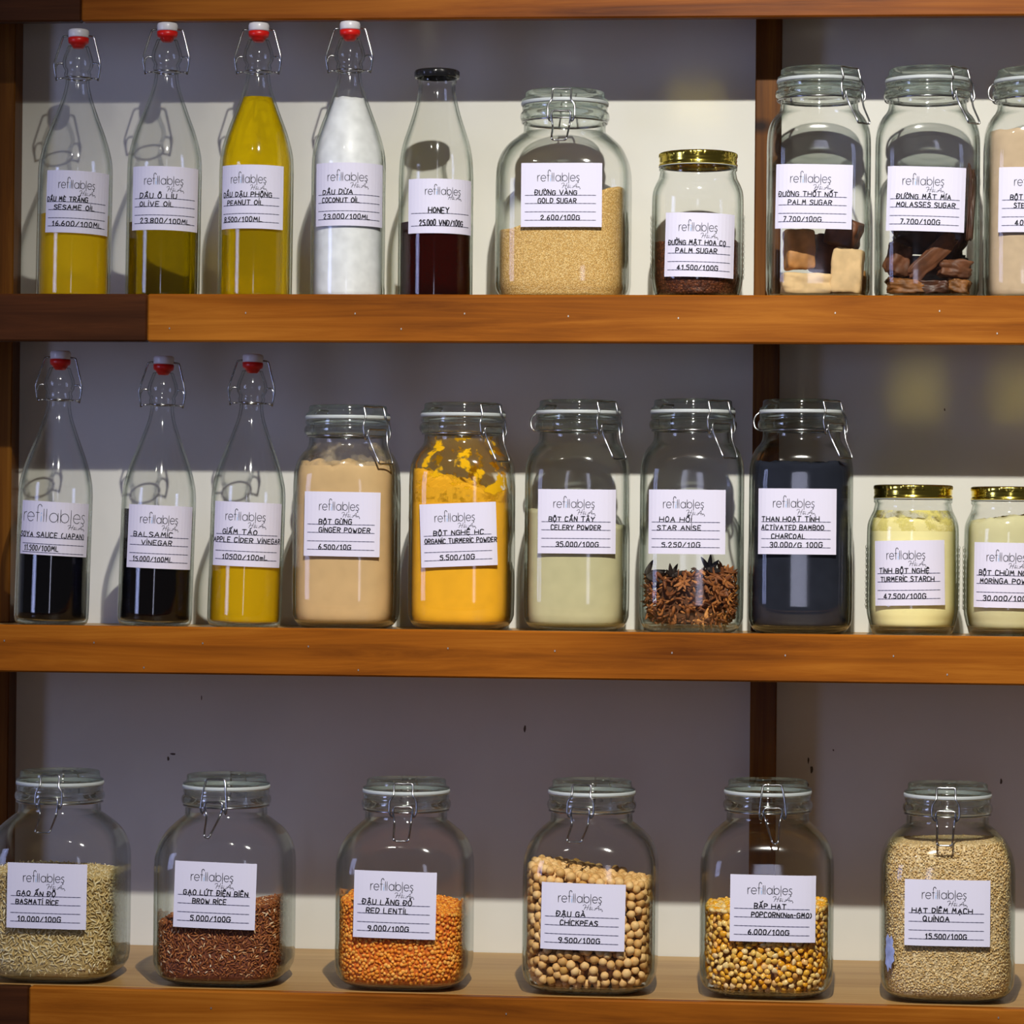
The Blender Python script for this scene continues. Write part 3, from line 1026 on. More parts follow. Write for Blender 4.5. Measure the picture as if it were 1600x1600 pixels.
def milk_bottle(px, top_py, shelf_z, Yc, label):
    v = Vessel()
    x, ztop, S = seat(px, top_py, shelf_z, Yc)
    shelf_z += 0.0004
    v.root = empty('glass_bottle', (x, Yc, shelf_z), label, 'bottle')
    H = ztop - shelf_z
    v.S, v.H, v.x, v.z0, v.Yc = S, H, x, shelf_z, Yc
    z = lambda dy: H - dy * S
    hw = 58.5 * S
    outer = [(0.0, 0.86 * hw, 2), (0.0012, 0.93 * hw, 2), (0.004, 0.975 * hw, 2), (0.008, 0.997 * hw, 2), (0.014, hw, 2), (0.05, hw, 2)]
    sh = [(z(200), hw, 2), (z(172), hw, 2), (z(158), 58 * S, 2), (z(141), 57 * S, 2), (z(116), 52.5 * S, 2), (z(91), 44.5 * S, 2), (z(71), 38 * S, 2), (z(51), 32.6 * S, 2), (z(36), 29.5 * S, 2), (z(26), 29 * S, 2)]
    neck = [(z(22), 29 * S, 2), (z(20), 30.5 * S, 2), (z(16), 30.8 * S, 2), (z(13), 30 * S, 2), (z(3), 29.5 * S, 2), (z(2.5), 28 * S, 2)]
    v.hw, v.nb = hw, 2.0
    body_glass(v, outer + dense(sh, 3) + neck, 0.0028, 0.005, 64, heel=0.005)
    b = MB()
    V, Fc = [], []
    segs = 96
    th = np.linspace(0, 2 * math.pi, segs, endpoint=False)
    prof = [(12.6, 31.5, 0), (13, 33.5, 1), (12, 35, 1), (6, 35, 1), (3, 35, 1), (1, 34, 0), (0, 31, 0), (1, 28, 0), (1, 10, 0)]
    for (d, r, kn) in prof:
        rr = (r + kn * 0.6 * np.cos(th * 12)) * S
        V.append(np.stack([rr * np.cos(th), rr * np.sin(th), np.full(segs, z(d))], 1))
    V = np.vstack(V)
    for i in range(len(prof) - 1):
        for k in range(segs):
            a, c = i * segs + k, i * segs + (k + 1) % segs
            Fc.append((a, c, c + segs, a + segs))
    Fc.append(tuple((len(prof) - 1) * segs + k for k in range(segs)))
    b.add(V, Fc)
    lid = b.build('twist_cap', M['black'], v.root)
    lid['label'] = 'black metal twist cap'
    return v


# ------------------------------------------------------------------ what is inside
def fill(v, name, mat, top, label, cat, gap=0.0006, floor_gap=0.0005, segs=96, rough=0.0, rscale=60.0, kind='stuff', inset=0.0, rings=26, sx=0.0, floor_up=0.0, flat=False):
    """solid content of a vessel up to top(x, y) (height above the shelf, local metres)"""
    z0 = v.zin + floor_gap + inset + floor_up
    segs = v.segs
    th = np.linspace(0, 2 * math.pi, segs, endpoint=False) - math.pi / 2

    def rr(z, t):
        n = v.nin(z)
        hw = np.maximum(v.rin(np.maximum(z - inset, v.zin)) - gap - inset, 0.001)
        return hw / (np.abs(np.cos(t)) ** n + np.abs(np.sin(t)) ** n) ** (1 / n)

    def tp(x, y):
        h = top(x, y)
        if rough: h += rough * noise.fractal(Vector((x * rscale, y * rscale, v.x * 37)), 1.0, 2.0, 4)
        return h
    V = []
    htop = []
    for t in th:
        zz = 0.08
        for _ in range(6):
            r = rr(zz, t)
            zz = max(tp(r * math.cos(t), r * math.sin(t)), z0 + 0.002)
        htop.append(zz)
    htop = np.array(htop)
    f = np.concatenate([np.linspace(0, 0.12, 8) , np.linspace(0.12, 1, rings)[1:]])
    heel = 0.012
    for q in f:
        z = z0 + q * (htop - z0)
        r = rr(z, th)
        V.append(np.stack([r * np.cos(th) + sx, r * np.sin(th), z], 1))
    nr = len(V)
    redge = rr(htop, th)
    for q in (0.97, 0.9, 0.8, 0.68, 0.55, 0.42, 0.28, 0.14):
        x, y = redge * q * np.cos(th), redge * q * np.sin(th)
        hz = np.array([tp(a, c) for a, c in zip(x, y)])
        V.append(np.stack([x + sx, y, hz], 1))
    nr = len(V)
    V = np.vstack(V + [np.array([[sx, 0, tp(0, 0)], [sx, 0, z0]])])
    Fc = []
    for i in range(nr - 1):
        for k in range(segs):
            a, c = i * segs + k, i * segs + (k + 1) % segs
            Fc.append((a, c, c + segs, a + segs))
    o = (nr - 1) * segs
    ct, cb = nr * segs, nr * segs + 1
    Fc += [(ct, o + k, o + (k + 1) % segs) for k in range(segs)]
    Fc += [(cb, (k + 1) % segs, k) for k in range(segs)]
    b = MB()
    b.add(V, Fc)
    ob = b.build(name, mat, None, loc=(v.x, v.Yc, v.z0))
    ob.rotation_euler = v.root.rotation_euler
    tag(ob, label, cat, kind=kind)
    v.fillrr, v.filltp = rr, tp
    return ob


def level(v, py, px=None, py2=None, px2=None):
    """height above the shelf of a level seen at py (two points give a slope along x)"""
    p = unproj(px if px is not None else 800, py, v.Yc - v.hw * 0.9)
    z1 = p[2] - v.z0
    if py2 is None:
        return lambda x, y: z1
    q = unproj(px2, py2, v.Yc - v.hw * 0.9)
    z2 = q[2] - v.z0
    a, c = p[0] - v.x, q[0] - v.x
    return lambda x, y: z1 + (z2 - z1) * (min(max(x, min(a, c)), max(a, c)) - a) / (c - a)


def film(v, parent, name, mat, za, zb_, gap=0.0008, segs=96):
    """thin powder clinging to the inside wall between two heights"""
    b = MB()
    segs = v.segs
    zz = np.linspace(za, zb_, 24)
    rings = [(q, float(v.rin(q)) - gap, float(v.nin(q))) for q in zz]
    V, Fc = [], []
    for (q, hw, n) in rings:
        x, y = ringpts(hw, n, segs)
        V.append(np.stack([x, y, np.full(segs, q)], 1))
    V = np.vstack(V)
    for i in range(len(rings) - 1):
        for k in range(segs):
            a, c = i * segs + k, i * segs + (k + 1) % segs
            Fc.append((a, c, c + segs, a + segs))
    b.add(V, Fc)
    return b.build(name, mat, parent)


def shell_points(v, top, d, inset, rmin, tries=20000, zlo=None, zmax=None, rng=RNG):
    """spread points just inside the glass and over the top, at least rmin apart: position and outward direction"""
    th = np.linspace(0, 2 * math.pi, 721) - math.pi / 2
    pts, nrm = [], []
    z0 = zlo if zlo is not None else v.zin + d * 0.62
    A = np.zeros((0, 3))
    hw0 = float(v.rin(0.06))
    per = 2 * math.pi * hw0 * 1.15
    hmean = top(0, 0) - z0
    ptop = (hw0 * 2) ** 2 * 0.85 / ((hw0 * 2) ** 2 * 0.85 + per * hmean)
    # arc-length table
    n = float(v.nin(0.06))
    r = 1 / (np.abs(np.cos(th)) ** n + np.abs(np.sin(th)) ** n) ** (1 / n)
    P = np.stack([r * np.cos(th), r * np.sin(th)], 1)
    L = np.concatenate([[0], np.cumsum(np.linalg.norm(np.diff(P, axis=0), axis=1))])
    buf = np.empty((9000, 3)); m = 0
    for _ in range(tries):
        if rng.random() < ptop:
            x, y = rng.uniform(-1, 1, 2) * hw0
            z = top(x, y) - d * 0.3
            hw = float(v.rin(max(z - 0, v.zin))) - inset
            nn = float(v.nin(z))
            if abs(x) ** nn + abs(y) ** nn > hw ** nn: continue
            p, q = (x, y, z), (0, -0.2, 1)
        else:
            t = float(np.interp(rng.uniform(0, L[-1]), L, th))
            zz = 0.05
            z = None
            hx = hw0 - inset
            tz = top(hx * math.cos(t), hx * math.sin(t)) - d * 0.2
            if tz <= z0: continue
            z = rng.uniform(z0, tz)
            hw = float(v.rin(max(z - inset * 1.15, v.zin))) - inset
            nn = float(v.nin(z))
            rr = hw / (abs(math.cos(t)) ** nn + abs(math.sin(t)) ** nn) ** (1 / nn)
            p, q = (rr * math.cos(t), rr * math.sin(t), z), (math.cos(t), math.sin(t), 0)
        if m and ((buf[:m] - np.array(p)) ** 2).sum(1).min() < rmin * rmin: continue
        buf[m] = p; m += 1
        pts.append(p); nrm.append(q)
        if m >= 8990: break
    return np.array(pts), np.array(nrm)


def ell_base(u=6, w=5, tip=0.0):
    """small ellipsoid along x"""
    V = [(-1, 0, 0)]
    for i in range(1, w):
        a = math.pi * i / w
        for k in range(u):
            c = 2 * math.pi * k / u
            V.append((-math.cos(a), math.sin(a) * math.cos(c), math.sin(a) * math.sin(c)))
    V.append((1, 0, 0))
    Fc = [(0, 1 + (k + 1) % u, 1 + k) for k in range(u)]
    for i in range(w - 2):
        for k in range(u):
            a, c = 1 + i * u + k, 1 + i * u + (k + 1) % u
            Fc.append((a, c, c + u, a + u))
    o = 1 + (w - 2) * u
    Fc += [(len(V) - 1, o + k, o + (k + 1) % u) for k in range(u)]
    return np.array(V, float), Fc


def rand_rot(nrm, flat=True, rng=RNG, tilt=0.35):
    """rotation with local z near the outward direction (flat grains lie against the glass)"""
    if not flat:
        q = rng.normal(size=4); q /= np.linalg.norm(q)
        w, x, y, z = q
        return np.array([[1 - 2 * (y * y + z * z), 2 * (x * y - w * z), 2 * (x * z + w * y)], [2 * (x * y + w * z), 1 - 2 * (x * x + z * z), 2 * (y * z - w * x)],
                         [2 * (x * z - w * y), 2 * (y * z + w * x), 1 - 2 * (x * x + y * y)]])
    n = np.array(nrm) + np.clip(rng.normal(0, tilt, 3), -0.6, 0.6)
    n /= np.linalg.norm(n)
    a = np.cross(n, [0, 0, 1.0])
    if np.linalg.norm(a) < 0.2: a = np.cross(n, [1.0, 0, 0])
    a /= np.linalg.norm(a)
    c = np.cross(n, a)
    an = rng.uniform(0, 2 * math.pi)
    x = a * math.cos(an) + c * math.sin(an)
    return np.stack([x, np.cross(n, x), n], 1)


def scatter(v, pts, nrm, size, name, mat, label, cat, flat=True, base=None, jitter=0.18, parent=None, tilt=0.35, kind='stuff'):
    B, Fb = base or ell_base()
    b = MB()
    V, Fc, at = [], [], []
    nb = len(B)
    Fb = np.array([f for f in Fb], dtype=object)
    k = 0
    for p, q in zip(pts, nrm):
        R = rand_rot(q, flat, tilt=tilt)
        s = np.array(size) * RNG.uniform(1 - jitter, 1 + jitter)
        V.append((B * s) @ R.T + p)
        for f in Fb: Fc.append(tuple(i + k * nb for i in f))
        at += [RNG.random()] * nb
        k += 1
    b.v, b.f, b.m, b.n = [np.vstack(V)], Fc, [0] * len(Fc), nb * k
    o = b.build(name, mat, parent, loc=None if parent else (v.x, v.Yc, v.z0), attr=at)
    if label: tag(o, label, cat, kind=kind)
    elif kind: o['kind'] = kind
    return o


def mk_label(v, c0x, c1x, c0y, c1y, rot, lines, w=None, h=None, seed=1, **kw):
    """label on a vessel from its corners in the photo"""
    S = pxs((v.x, v.Yc - v.hw, 1.3))
    cx, cyy = (c0x + c1x) / 2, (c0y + c1y) / 2
    p = unproj(cx, cyy, v.Yc - v.hw)
    dx = p[0] - v.x
    z_ = p[2] - v.z0
    dx -= v.root.rotation_euler.y * z_
    if v.nb < 2.2:
        ang = lambda q: max(-1.3, min(1.3, math.asin(max(-.97, min(.97, ((q - cx) * S + dx) / (v.hw * 1.01))))))
        a0, a1 = ang(c0x), ang(c1x)
        if a1 - a0 > 2.14:
            m_ = (a0 + a1) / 2
            a0, a1 = m_ - 1.07, m_ + 1.07
        cu, W = v.hw * (a0 + a1) / 2, v.hw * (a1 - a0)
        fr_ = lambda q: (ang(q) - a0) / (a1 - a0)
    else:
        cu, W = dx, (c1x - c0x) * S
        fr_ = lambda q: (q - c0x) / (c1x - c0x)
    Hh = h or (c1y - c0y) * S
    L2 = [(t, fr_(a), fr_(c), k) for (t, a, c, k) in lines]
    return paper_label(v.root, v.hw, v.nb, cu, z_, W, Hh, rot - v.root.rotation_euler.y * 0, L2, seed=seed, **kw)


def sub_px(q, ox, oy, s):       # crop coordinates to photo pixels
    return (ox + q[0] / s, ox + q[1] / s, oy + q[2] / s, oy + q[3] / s)


def lab(v, ox, oy, s, q, rot, lines, seed, **kw):
    c = sub_px(q, ox, oy, s)
    return mk_label(v, *c, rot, [(t, ox + a / s, ox + b_ / s, k) for (t, a, b_, k) in lines], seed=seed, **kw)


Y1B, Y1J, Y1G, Y1M = -0.152, -0.135, -0.118, -0.142
Y2B, Y2J, Y2M = -0.150, -0.140, -0.160
Y3 = -0.300

# ---- top row
b1 = swing_bottle(118, 46, SH1, Y1B, 'swing-top bottle with amber sesame oil, leftmost on the upper row', 0.012)
lab(b1, 0, 0, 4, (275, 690, 1065, 1455), -0.02, [('DẦU MÈ TRẮNG', 285, 540, 0), ('SESAME OIL', 335, 578, 1), ('16.600/100ML', 325, 615, 3)], 1)
b2 = swing_bottle(257.5, 36, SH1, Y1B, 'swing-top bottle with dark green-brown olive oil, second on the upper row', 0.010)
lab(b2, 0, 0, 4, (812, 1225, 1037, 1437), 0.0, [('DẦU Ô LIU', 868, 1098, 0), ('OLIVE OIL', 868, 1082, 1), ('23.800/100ML', 872, 1170, 3)], 2)
b3 = swing_bottle(402, 36, SH1, Y1B, 'swing-top bottle nearly full of bright yellow peanut oil', 0.006)
mk_label(b3, 342, 439, 257, 357, 0.0, [('DẦU DẬU PHỘNG', 346, 423, 0), ('PEANUT OIL', 353, 411, 1), ('8.500/100ML', 348, 410, 3)], seed=3)
b4 = swing_bottle(547, 34, SH1, Y1B, 'swing-top bottle full of white solid coconut oil', 0.0)
lab(b4, 400, 0, 4, (357, 777, 1015, 1410), 0.0, [('DẦU DỪA', 412, 603, 0), ('COCONUT OIL', 408, 643, 1), ('23.000/100ML', 417, 705, 3)], 4)
b5 = milk_bottle(683, 110, SH1, Y1B, 'black-capped glass bottle of dark red-brown honey')
lab(b5, 400, 0, 4, (945, 1357, 1115, 1457), 0.0, [('HONEY', 1077, 1203, 0), ('25.000 VND/100G', 1020, 1282, 1)], 5,
    rules=(0.365, 0.135), cap=0.10, pen=0.00125, logo=(0.26, 0.755, 0.705, 0.10), sub=(0.56, 0.77, 0.62))
j6 = clip_jar(883, 144, SH1, Y1G, 'big', 'wide clip jar of gold sugar on the upper row, beside the honey bottle')
lab(j6, 760, 0, 3.636, (195, 657, 925, 1289), 0.0, [('ĐƯỜNG VÀNG', 275, 513, 0), ('GOLD SUGAR', 293, 510, 1), ('2.600/100G', 308, 530, 3)], 6)
j7 = screw_jar(1091, 240, SH1, Y1M, 'small gold-lidded jar of dark palm sugar beside the upright post')
lab(j7, 760, 0, 3.636, (1003, 1430, 1208, 1573), -0.022, [('ĐƯỜNG MẬT HOA CỌ', 1028, 1363, 0), ('PALM SUGAR', 1075, 1310, 1), ('41.500/100G', 1085, 1318, 3)], 7)
PH = math.radians(47)
j8 = clip_jar(1280.5, 109, SH1, Y1J, 'tall', 'tall clip jar with pale palm sugar blocks, in front of the upright post', PH)
lab(j8, 1160, 60, 3.636, (180, 625, 714, 1081), -0.018, [('ĐƯỜNG THỐT NỐT', 203, 538, 0), ('PALM SUGAR', 260, 507, 1), ('7.700/100G', 235, 450, 3)], 8, pen=0.0010)
j9 = clip_jar(1450, 109, SH1, Y1J, 'tall', 'tall clip jar with dark brown molasses sugar chunks', PH)
lab(j9, 1160, 60, 3.636, (816, 1267, 728, 1096), -0.03, [('ĐƯỜNG MẬT MÍA', 877, 1183, 0), ('MOLASSES SUGAR', 877, 1208, 1), ('7.700/100G', 903, 1125, 3)], 9)
j10 = clip_jar(1620, 110, SH1, Y1J, 'tall', 'tall clip jar of pinkish tan powder cut by the picture edge, upper row', PH, loop=True)
mk_label(j10, 1560, 1682, 261, 363, -0.01, [('BỘT', 1579, 1598, 0), ('STE', 1585, 1600, 1), ('40', 1587, 1599, 3)], seed=10)
# ---- middle row
b11 = swing_bottle(84, 548, SH2, Y2B, 'swing-top bottle of black soya sauce, leftmost on the middle row', 0.026)
lab(b11, 0, 540, 3.478, (98, 462, 848, 1140), -0.025, [('SOYA SAUCE (JAPAN)', 100, 432, 0), ('11.500/100ML', 128, 322, 3)], 11,
    rules=(0.325, 0.205, 0.045, 0.075), logo=(0.05, 0.92, 0.62, 0.17), sub=(0.66, 0.92, 0.50), cap=0.095, pen=0.0010)
b12 = swing_bottle(245.5, 556, SH2, Y2B, 'swing-top bottle of black balsamic vinegar, second on the middle row', 0.026)
lab(b12, 0, 540, 3.478, (682, 1046, 867, 1211), -0.012, [('BALSAMIC', 720, 930, 0), ('VINEGAR', 768, 928, 1), ('15.000/100ML', 722, 935, 3)], 12, pen=0.0010)
b13 = swing_bottle(385.5, 553, SH2, Y2B, 'swing-top bottle of yellow apple cider vinegar on the middle row', 0.024)
lab(b13, 0, 540, 3.478, (1142, 1522, 850, 1200), -0.012, [('GIẤM TÁO', 1205, 1393, 0), ('APPLE CIDER VINEGAR', 1150, 1500, 1), ('10500/100mL', 1208, 1450, 3)], 13)
j14 = clip_jar(544, 634, SH2, Y2J, 'tall', 'tall clip jar of light tan ginger powder', PH)
lab(j14, 440, 600, 4, (133, 618, 674, 1078), -0.01, [('BỘT GỪNG', 232, 437, 0), ('GINGER POWDER', 233, 553, 1), ('6.500/10G', 232, 435, 3)], 14)
j15 = clip_jar(724, 630, SH2, Y2J, 'tall', 'tall clip jar of bright orange-yellow turmeric powder', PH)
lab(j15, 440, 600, 4, (860, 1348, 744, 1140), 0.045, [('BỘT NGHỆ HC', 948, 1262, 0), ('ORGANIC TURMERIC POWDER', 890, 1345, 1), ('5.500/10G', 985, 1200, 3)], 15)
j16 = clip_jar(904, 626, SH2, Y2J, 'tall', 'tall clip jar of pale green celery powder', PH, loop=True)
lab(j16, 800, 600, 4, (157, 654, 658, 1060), 0.0, [('BỘT CẦN TÂY', 230, 515, 0), ('CELERY POWDER', 243, 553, 1), ('35.000/100G', 275, 540, 3)], 16)
j17 = clip_jar(1083, 625, SH2, Y2J, 'tall', 'tall clip jar a third full of brown star anise', math.radians(40))
lab(j17, 800, 600, 4, (844, 1335, 660, 1063), 0.0, [('HOA HỒI', 920, 1120, 0), ('STAR ANISE', 907, 1180, 1), ('5.250/10G', 937, 1175, 3)], 17, pen=0.0010)
j18 = clip_jar(1253, 625, SH2, Y2J, 'tall', 'tall clip jar of blue-black bamboo charcoal powder', PH, loop=True)
lab(j18, 1140, 600, 3.478, (148, 581, 568, 926), 0.0, [('THAN HOẠT TÍNH', 172, 485, 0), ('ACTIVATED BAMBOO', 170, 510, 1), ('CHARCOAL', 228, 410, 2), ('30.000/G 100G', 220, 503, 3)], 18)
j19 = screw_jar(1427, 758, SH2, Y2M, 'gold-lidded jar of pale yellow turmeric starch')
lab(j19, 1140, 600, 3.478, (768, 1178, 850, 1204), 0.022, [('TINH BỘT NGHỆ', 803, 1083, 0), ('TURMERIC STARCH', 812, 1110, 1), ('47.500/100G', 832, 1063, 3)], 19)
j20 = screw_jar(1579, 761, SH2, Y2M, 'gold-lidded jar of pale green moringa powder cut by the picture edge')
mk_label(j20, 1517, 1635, 848, 950, -0.01, [('BỘT CHÙM NG', 1528, 1603, 0), ('MORINGA POW', 1530, 1603, 1), ('30.000/100', 1536, 1603, 3)], seed=20)
# ---- lower row
PP = 5.0
j21 = clip_jar(94, 1198, SH3, Y3, 'big', 'wide clip jar of pale basmati rice, leftmost on the lowest row', 0.0, lid_ell=PP)
lab(j21, 0, 1180, 3.81, (36, 517, 645, 1033), -0.012, [('GẠO ẤN ĐỘ', 97, 330, 0), ('BASMATI RICE', 92, 350, 1), ('10.000/100G', 105, 365, 3)], 21)
j22 = clip_jar(354, 1204, SH3, Y3, 'big', 'wide clip jar of reddish brown rice with a pointed wire lever', -0.08, point=True, lid_ell=PP)
lab(j22, 230, 1180, 3.81, (155, 648, 638, 1032), -0.025, [('GẠO LỨT ĐIỆN BIÊN', 213, 600, 0), ('BROW RICE', 270, 472, 1), ('5.000/100G', 260, 500, 3)], 22)
j23 = clip_jar(635, 1211, SH3, Y3, 'big', 'wide clip jar of orange red lentils', 0.06, lid_ell=PP)
lab(j23, 500, 1180, 3.81, (196, 692, 692, 1091), -0.016, [('ĐẬU LĂNG ĐỎ', 250, 545, 0), ('RED LENTIL', 275, 527, 1), ('9.000/100G', 287, 530, 3)], 23)
j24 = clip_jar(925, 1213, SH3, Y3, 'big', 'wide clip jar of round tan chickpeas', -0.17, lid_ell=PP)
lab(j24, 790, 1180, 3.81, (208, 711, 764, 1161), -0.016, [('ĐẬU GÀ', 302, 472, 0), ('CHICKPEAS', 325, 548, 1), ('9.500/100G', 318, 563, 3)], 24)
j25 = clip_jar(1200, 1213, SH3, Y3, 'big', 'wide clip jar of yellow popcorn kernels with a pointed wire lever', 0.12, point=True, lid_ell=PP)
lab(j25, 1080, 1180, 3.077, (187, 599, 577, 898), -0.005, [('BẮP HẠT', 303, 455, 0), ('POPCORN(Non-GMO)', 290, 577, 1), ('6.000/100G', 275, 470, 3)], 25)
j26 = clip_jar(1481, 1218, SH3, Y3, 'big', 'wide clip jar full of beige quinoa, rightmost on the lowest row', -0.08, lid_ell=PP)
lab(j26, 1080, 1180, 3.077, (1027, 1436, 600, 918), 0.0, [('HẠT DIÊM MẠCH', 1063, 1350, 0), ('QUINOA', 1115, 1240, 1), ('15.500/100G', 1127, 1323, 3)], 26)

# ------------------------------------------------------------------ liquids
def liq(v, name, mat, py, label, cat):
    z1 = level(v, py, 800)(0, 0)
    pp = unproj(v.x * 1330 + 800, py, v.Yc)          # level read at the middle of the bottle
    z1 = pp[2] - v.z0
    return fill(v, name, mat, lambda x, y: z1, label, cat, gap=0.0003, floor_gap=0.0003, segs=64, rings=30)


liq(b1, 'sesame_oil', liquid('sesame_oil', (0.97, 0.74, 0.04), 0.40, (0.96, 0.76, 0.06), 0.38, (0.95, 0.66, 0.012)), 337, 'amber sesame oil half filling the first bottle of the upper row', 'oil')
liq(b2, 'olive_oil', liquid('olive_oil', (0.66, 0.54, 0.02), 0.10, (0.5, 0.4, 0.03), 0.02, (0.12, 0.085, 0.003)), 350, 'dark olive oil in the second bottle of the upper row', 'oil')
liq(b3, 'peanut_oil', liquid('peanut_oil', (0.99, 0.83, 0.010), 0.38, (0.98, 0.84, 0.05), 0.16, (0.98, 0.72, 0.006)), 153, 'bright yellow peanut oil filling its bottle to the neck', 'oil')
M['coco'] = plain('coconut_oil', (0.80, 0.82, 0.84), 0.4, var=0.10, scale=70, sss=0.3)
p_ = unproj(547, 154, Y1B)[2] - b4.z0
fill(b4, 'coconut_oil', M['coco'], lambda x, y: p_, 'white solid coconut oil filling its bottle to the neck', 'oil', rough=0.002, gap=0.0003, rings=34)
liq(b5, 'honey', liquid('honey', (0.22, 0.030, 0.010), 0.25, (0.22, 0.035, 0.015), 0.35, (0.032, 0.004, 0.002)), 350, 'dark red-brown honey under the black-capped bottle neck', 'honey')
M['soy'] = plain('black_sauce', (0.002, 0.002, 0.003), 0.05, spec=0.15)
M['bals'] = plain('black_vinegar', (0.002, 0.0015, 0.002), 0.05, spec=0.15)
liq(b11, 'soya_sauce', M['soy'], 836, 'black soya sauce in the first bottle of the middle row', 'sauce')
liq(b12, 'balsamic_vinegar', M['bals'], 796, 'black balsamic vinegar in the second bottle of the middle row', 'vinegar')
liq(b13, 'cider_vinegar', liquid('cider_vinegar', (0.97, 0.74, 0.02), 0.35, (0.94, 0.72, 0.04), 0.42, (0.86, 0.56, 0.008)), 884, 'cloudy yellow cider vinegar in the third bottle of the middle row', 'vinegar')

# ------------------------------------------------------------------ powders and fine grains
M['gold_sugar'] = fine_grain('gold_sugar', [(0.0, (0.60, 0.35, 0.09)), (0.6, (0.78, 0.50, 0.17)), (1.0, (0.94, 0.72, 0.34))], 900, 0.5)
fill(j6, 'gold_sugar', M['gold_sugar'], level(j6, 357, 800, 289, 962), 'heap of gold sugar sloping up to the right in its jar', 'sugar', rough=0.0015, gap=0.0014, inset=0.0)
M['dark_sugar'] = fine_grain('dark_palm_sugar', [(0.0, (0.045, 0.012, 0.004)), (0.6, (0.10, 0.026, 0.008)), (1.0, (0.20, 0.06, 0.02))], 420, 0.8)
fill(j7, 'palm_sugar', M['dark_sugar'], level(j7, 374, 1091), 'dark brown granular palm sugar in the small gold-lidded jar', 'sugar', rough=0.003)
M['stevia'] = plain('tan_powder', (0.54, 0.41, 0.27), 0.9, var=0.06, scale=90, bump=0.1)
fill(j10, 'stevia_powder', M['stevia'], level(j10, 200, 1600), 'pinkish tan powder filling the jar at the picture edge, upper row', 'powder', rough=0.002, gap=0.001)
M['ginger'] = plain('ginger_powder', (0.62, 0.42, 0.20), 0.9, var=0.05, scale=60, bump=0.1)
g = fill(j14, 'ginger_powder', M['ginger'], level(j14, 722, 544), 'light tan ginger powder filling its jar to the shoulder', 'powder', rough=0.006, gap=0.0008)
film(j14, g, 'clinging_powder', film_mat('ginger_film', (0.50, 0.40, 0.26), 0.62, 28, 0.14, 0.05), level(j14, 722, 544)(0, 0) - 0.004, level(j14, 690, 544)(0, 0))
M['turm'] = plain('turmeric_powder', (0.84, 0.42, 0.005), 0.85, var=0.06, scale=50, bump=0.15)
_lt = [unproj(q, 800, j15.Yc - j15.hw)[0] - j15.x for q in (655, 690, 720, 745, 790)]
_lz = [unproj(q, p, j15.Yc - j15.hw)[2] - j15.z0 for q, p in ((655, 736), (690, 744), (720, 752), (745, 764), (790, 772))]
g = fill(j15, 'turmeric_powder', M['turm'], lambda x, y: float(np.interp(x, _lt, _lz)), 'bright turmeric powder stepping down to the right in its jar', 'powder', rough=0.007, rscale=90, gap=0.0008)
film(j15, g, 'clinging_powder', film_mat('turmeric_film', (0.84, 0.46, 0.008), 0.56, 48, 0.03, 0.10), _lz[-1] - 0.01, unproj(724, 680, j15.Yc - j15.hw)[2] - j15.z0)
M['celery'] = plain('celery_powder', (0.52, 0.49, 0.285), 0.9, var=0.05, scale=60, bump=0.1)
g = fill(j16, 'celery_powder', M['celery'], level(j16, 796, 850, 822, 965), 'pale green celery powder a little over half filling its jar', 'powder', rough=0.003, gap=0.0012, floor_up=0.0)
M['char'] = plain('charcoal_powder', (0.016, 0.019, 0.030), 0.9, spec=0.05, var=0.15, scale=40, bump=0.1)
fill(j18, 'charcoal_powder', M['char'], level(j18, 722, 1200, 724, 1310), 'blue-black charcoal powder filling its jar to the shoulder', 'powder', rough=0.005, rscale=80, gap=0.0008, floor_up=0.003)
M['starch'] = plain('turmeric_starch', (0.90, 0.82, 0.40), 0.9, var=0.03, scale=60, bump=0.15)
g = fill(j19, 'turmeric_starch', M['starch'], level(j19, 812, 1427), 'pale yellow turmeric starch in the gold-lidded jar', 'powder', rough=0.006, rscale=70, gap=0.0008, floor_up=0.006)
film(j19, g, 'clinging_powder', film_mat('starch_film', (0.72, 0.64, 0.20), 0.56, 45, 0.08, 0.15), level(j19, 830, 1427)(0, 0), level(j19, 797, 1427)(0, 0))
M['moringa'] = plain('moringa_powder', (0.62, 0.58, 0.33), 0.9, var=0.04, scale=60, bump=0.15)
fill(j20, 'moringa_powder', M['moringa'], level(j20, 814, 1520, 806, 1600), 'pale green moringa powder in the jar at the picture edge', 'powder', rough=0.004, gap=0.0008, floor_up=0.005)
M['quinoa'] = fine_grain('quinoa_bed', [(0.0, (0.52, 0.35, 0.15)), (0.5, (0.74, 0.55, 0.28)), (1.0, (0.90, 0.74, 0.46))], 420, 0.8)

# ------------------------------------------------------------------ rice, lentils, quinoa: grains against the glass round a solid bed
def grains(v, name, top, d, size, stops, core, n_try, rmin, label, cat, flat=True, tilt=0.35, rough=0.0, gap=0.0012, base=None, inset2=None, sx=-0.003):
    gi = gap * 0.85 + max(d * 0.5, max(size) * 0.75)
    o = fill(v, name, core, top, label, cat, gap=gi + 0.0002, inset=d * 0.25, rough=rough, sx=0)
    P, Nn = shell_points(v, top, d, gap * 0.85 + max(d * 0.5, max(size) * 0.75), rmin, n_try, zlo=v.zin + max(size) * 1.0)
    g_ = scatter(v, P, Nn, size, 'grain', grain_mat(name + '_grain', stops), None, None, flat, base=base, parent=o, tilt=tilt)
    return o


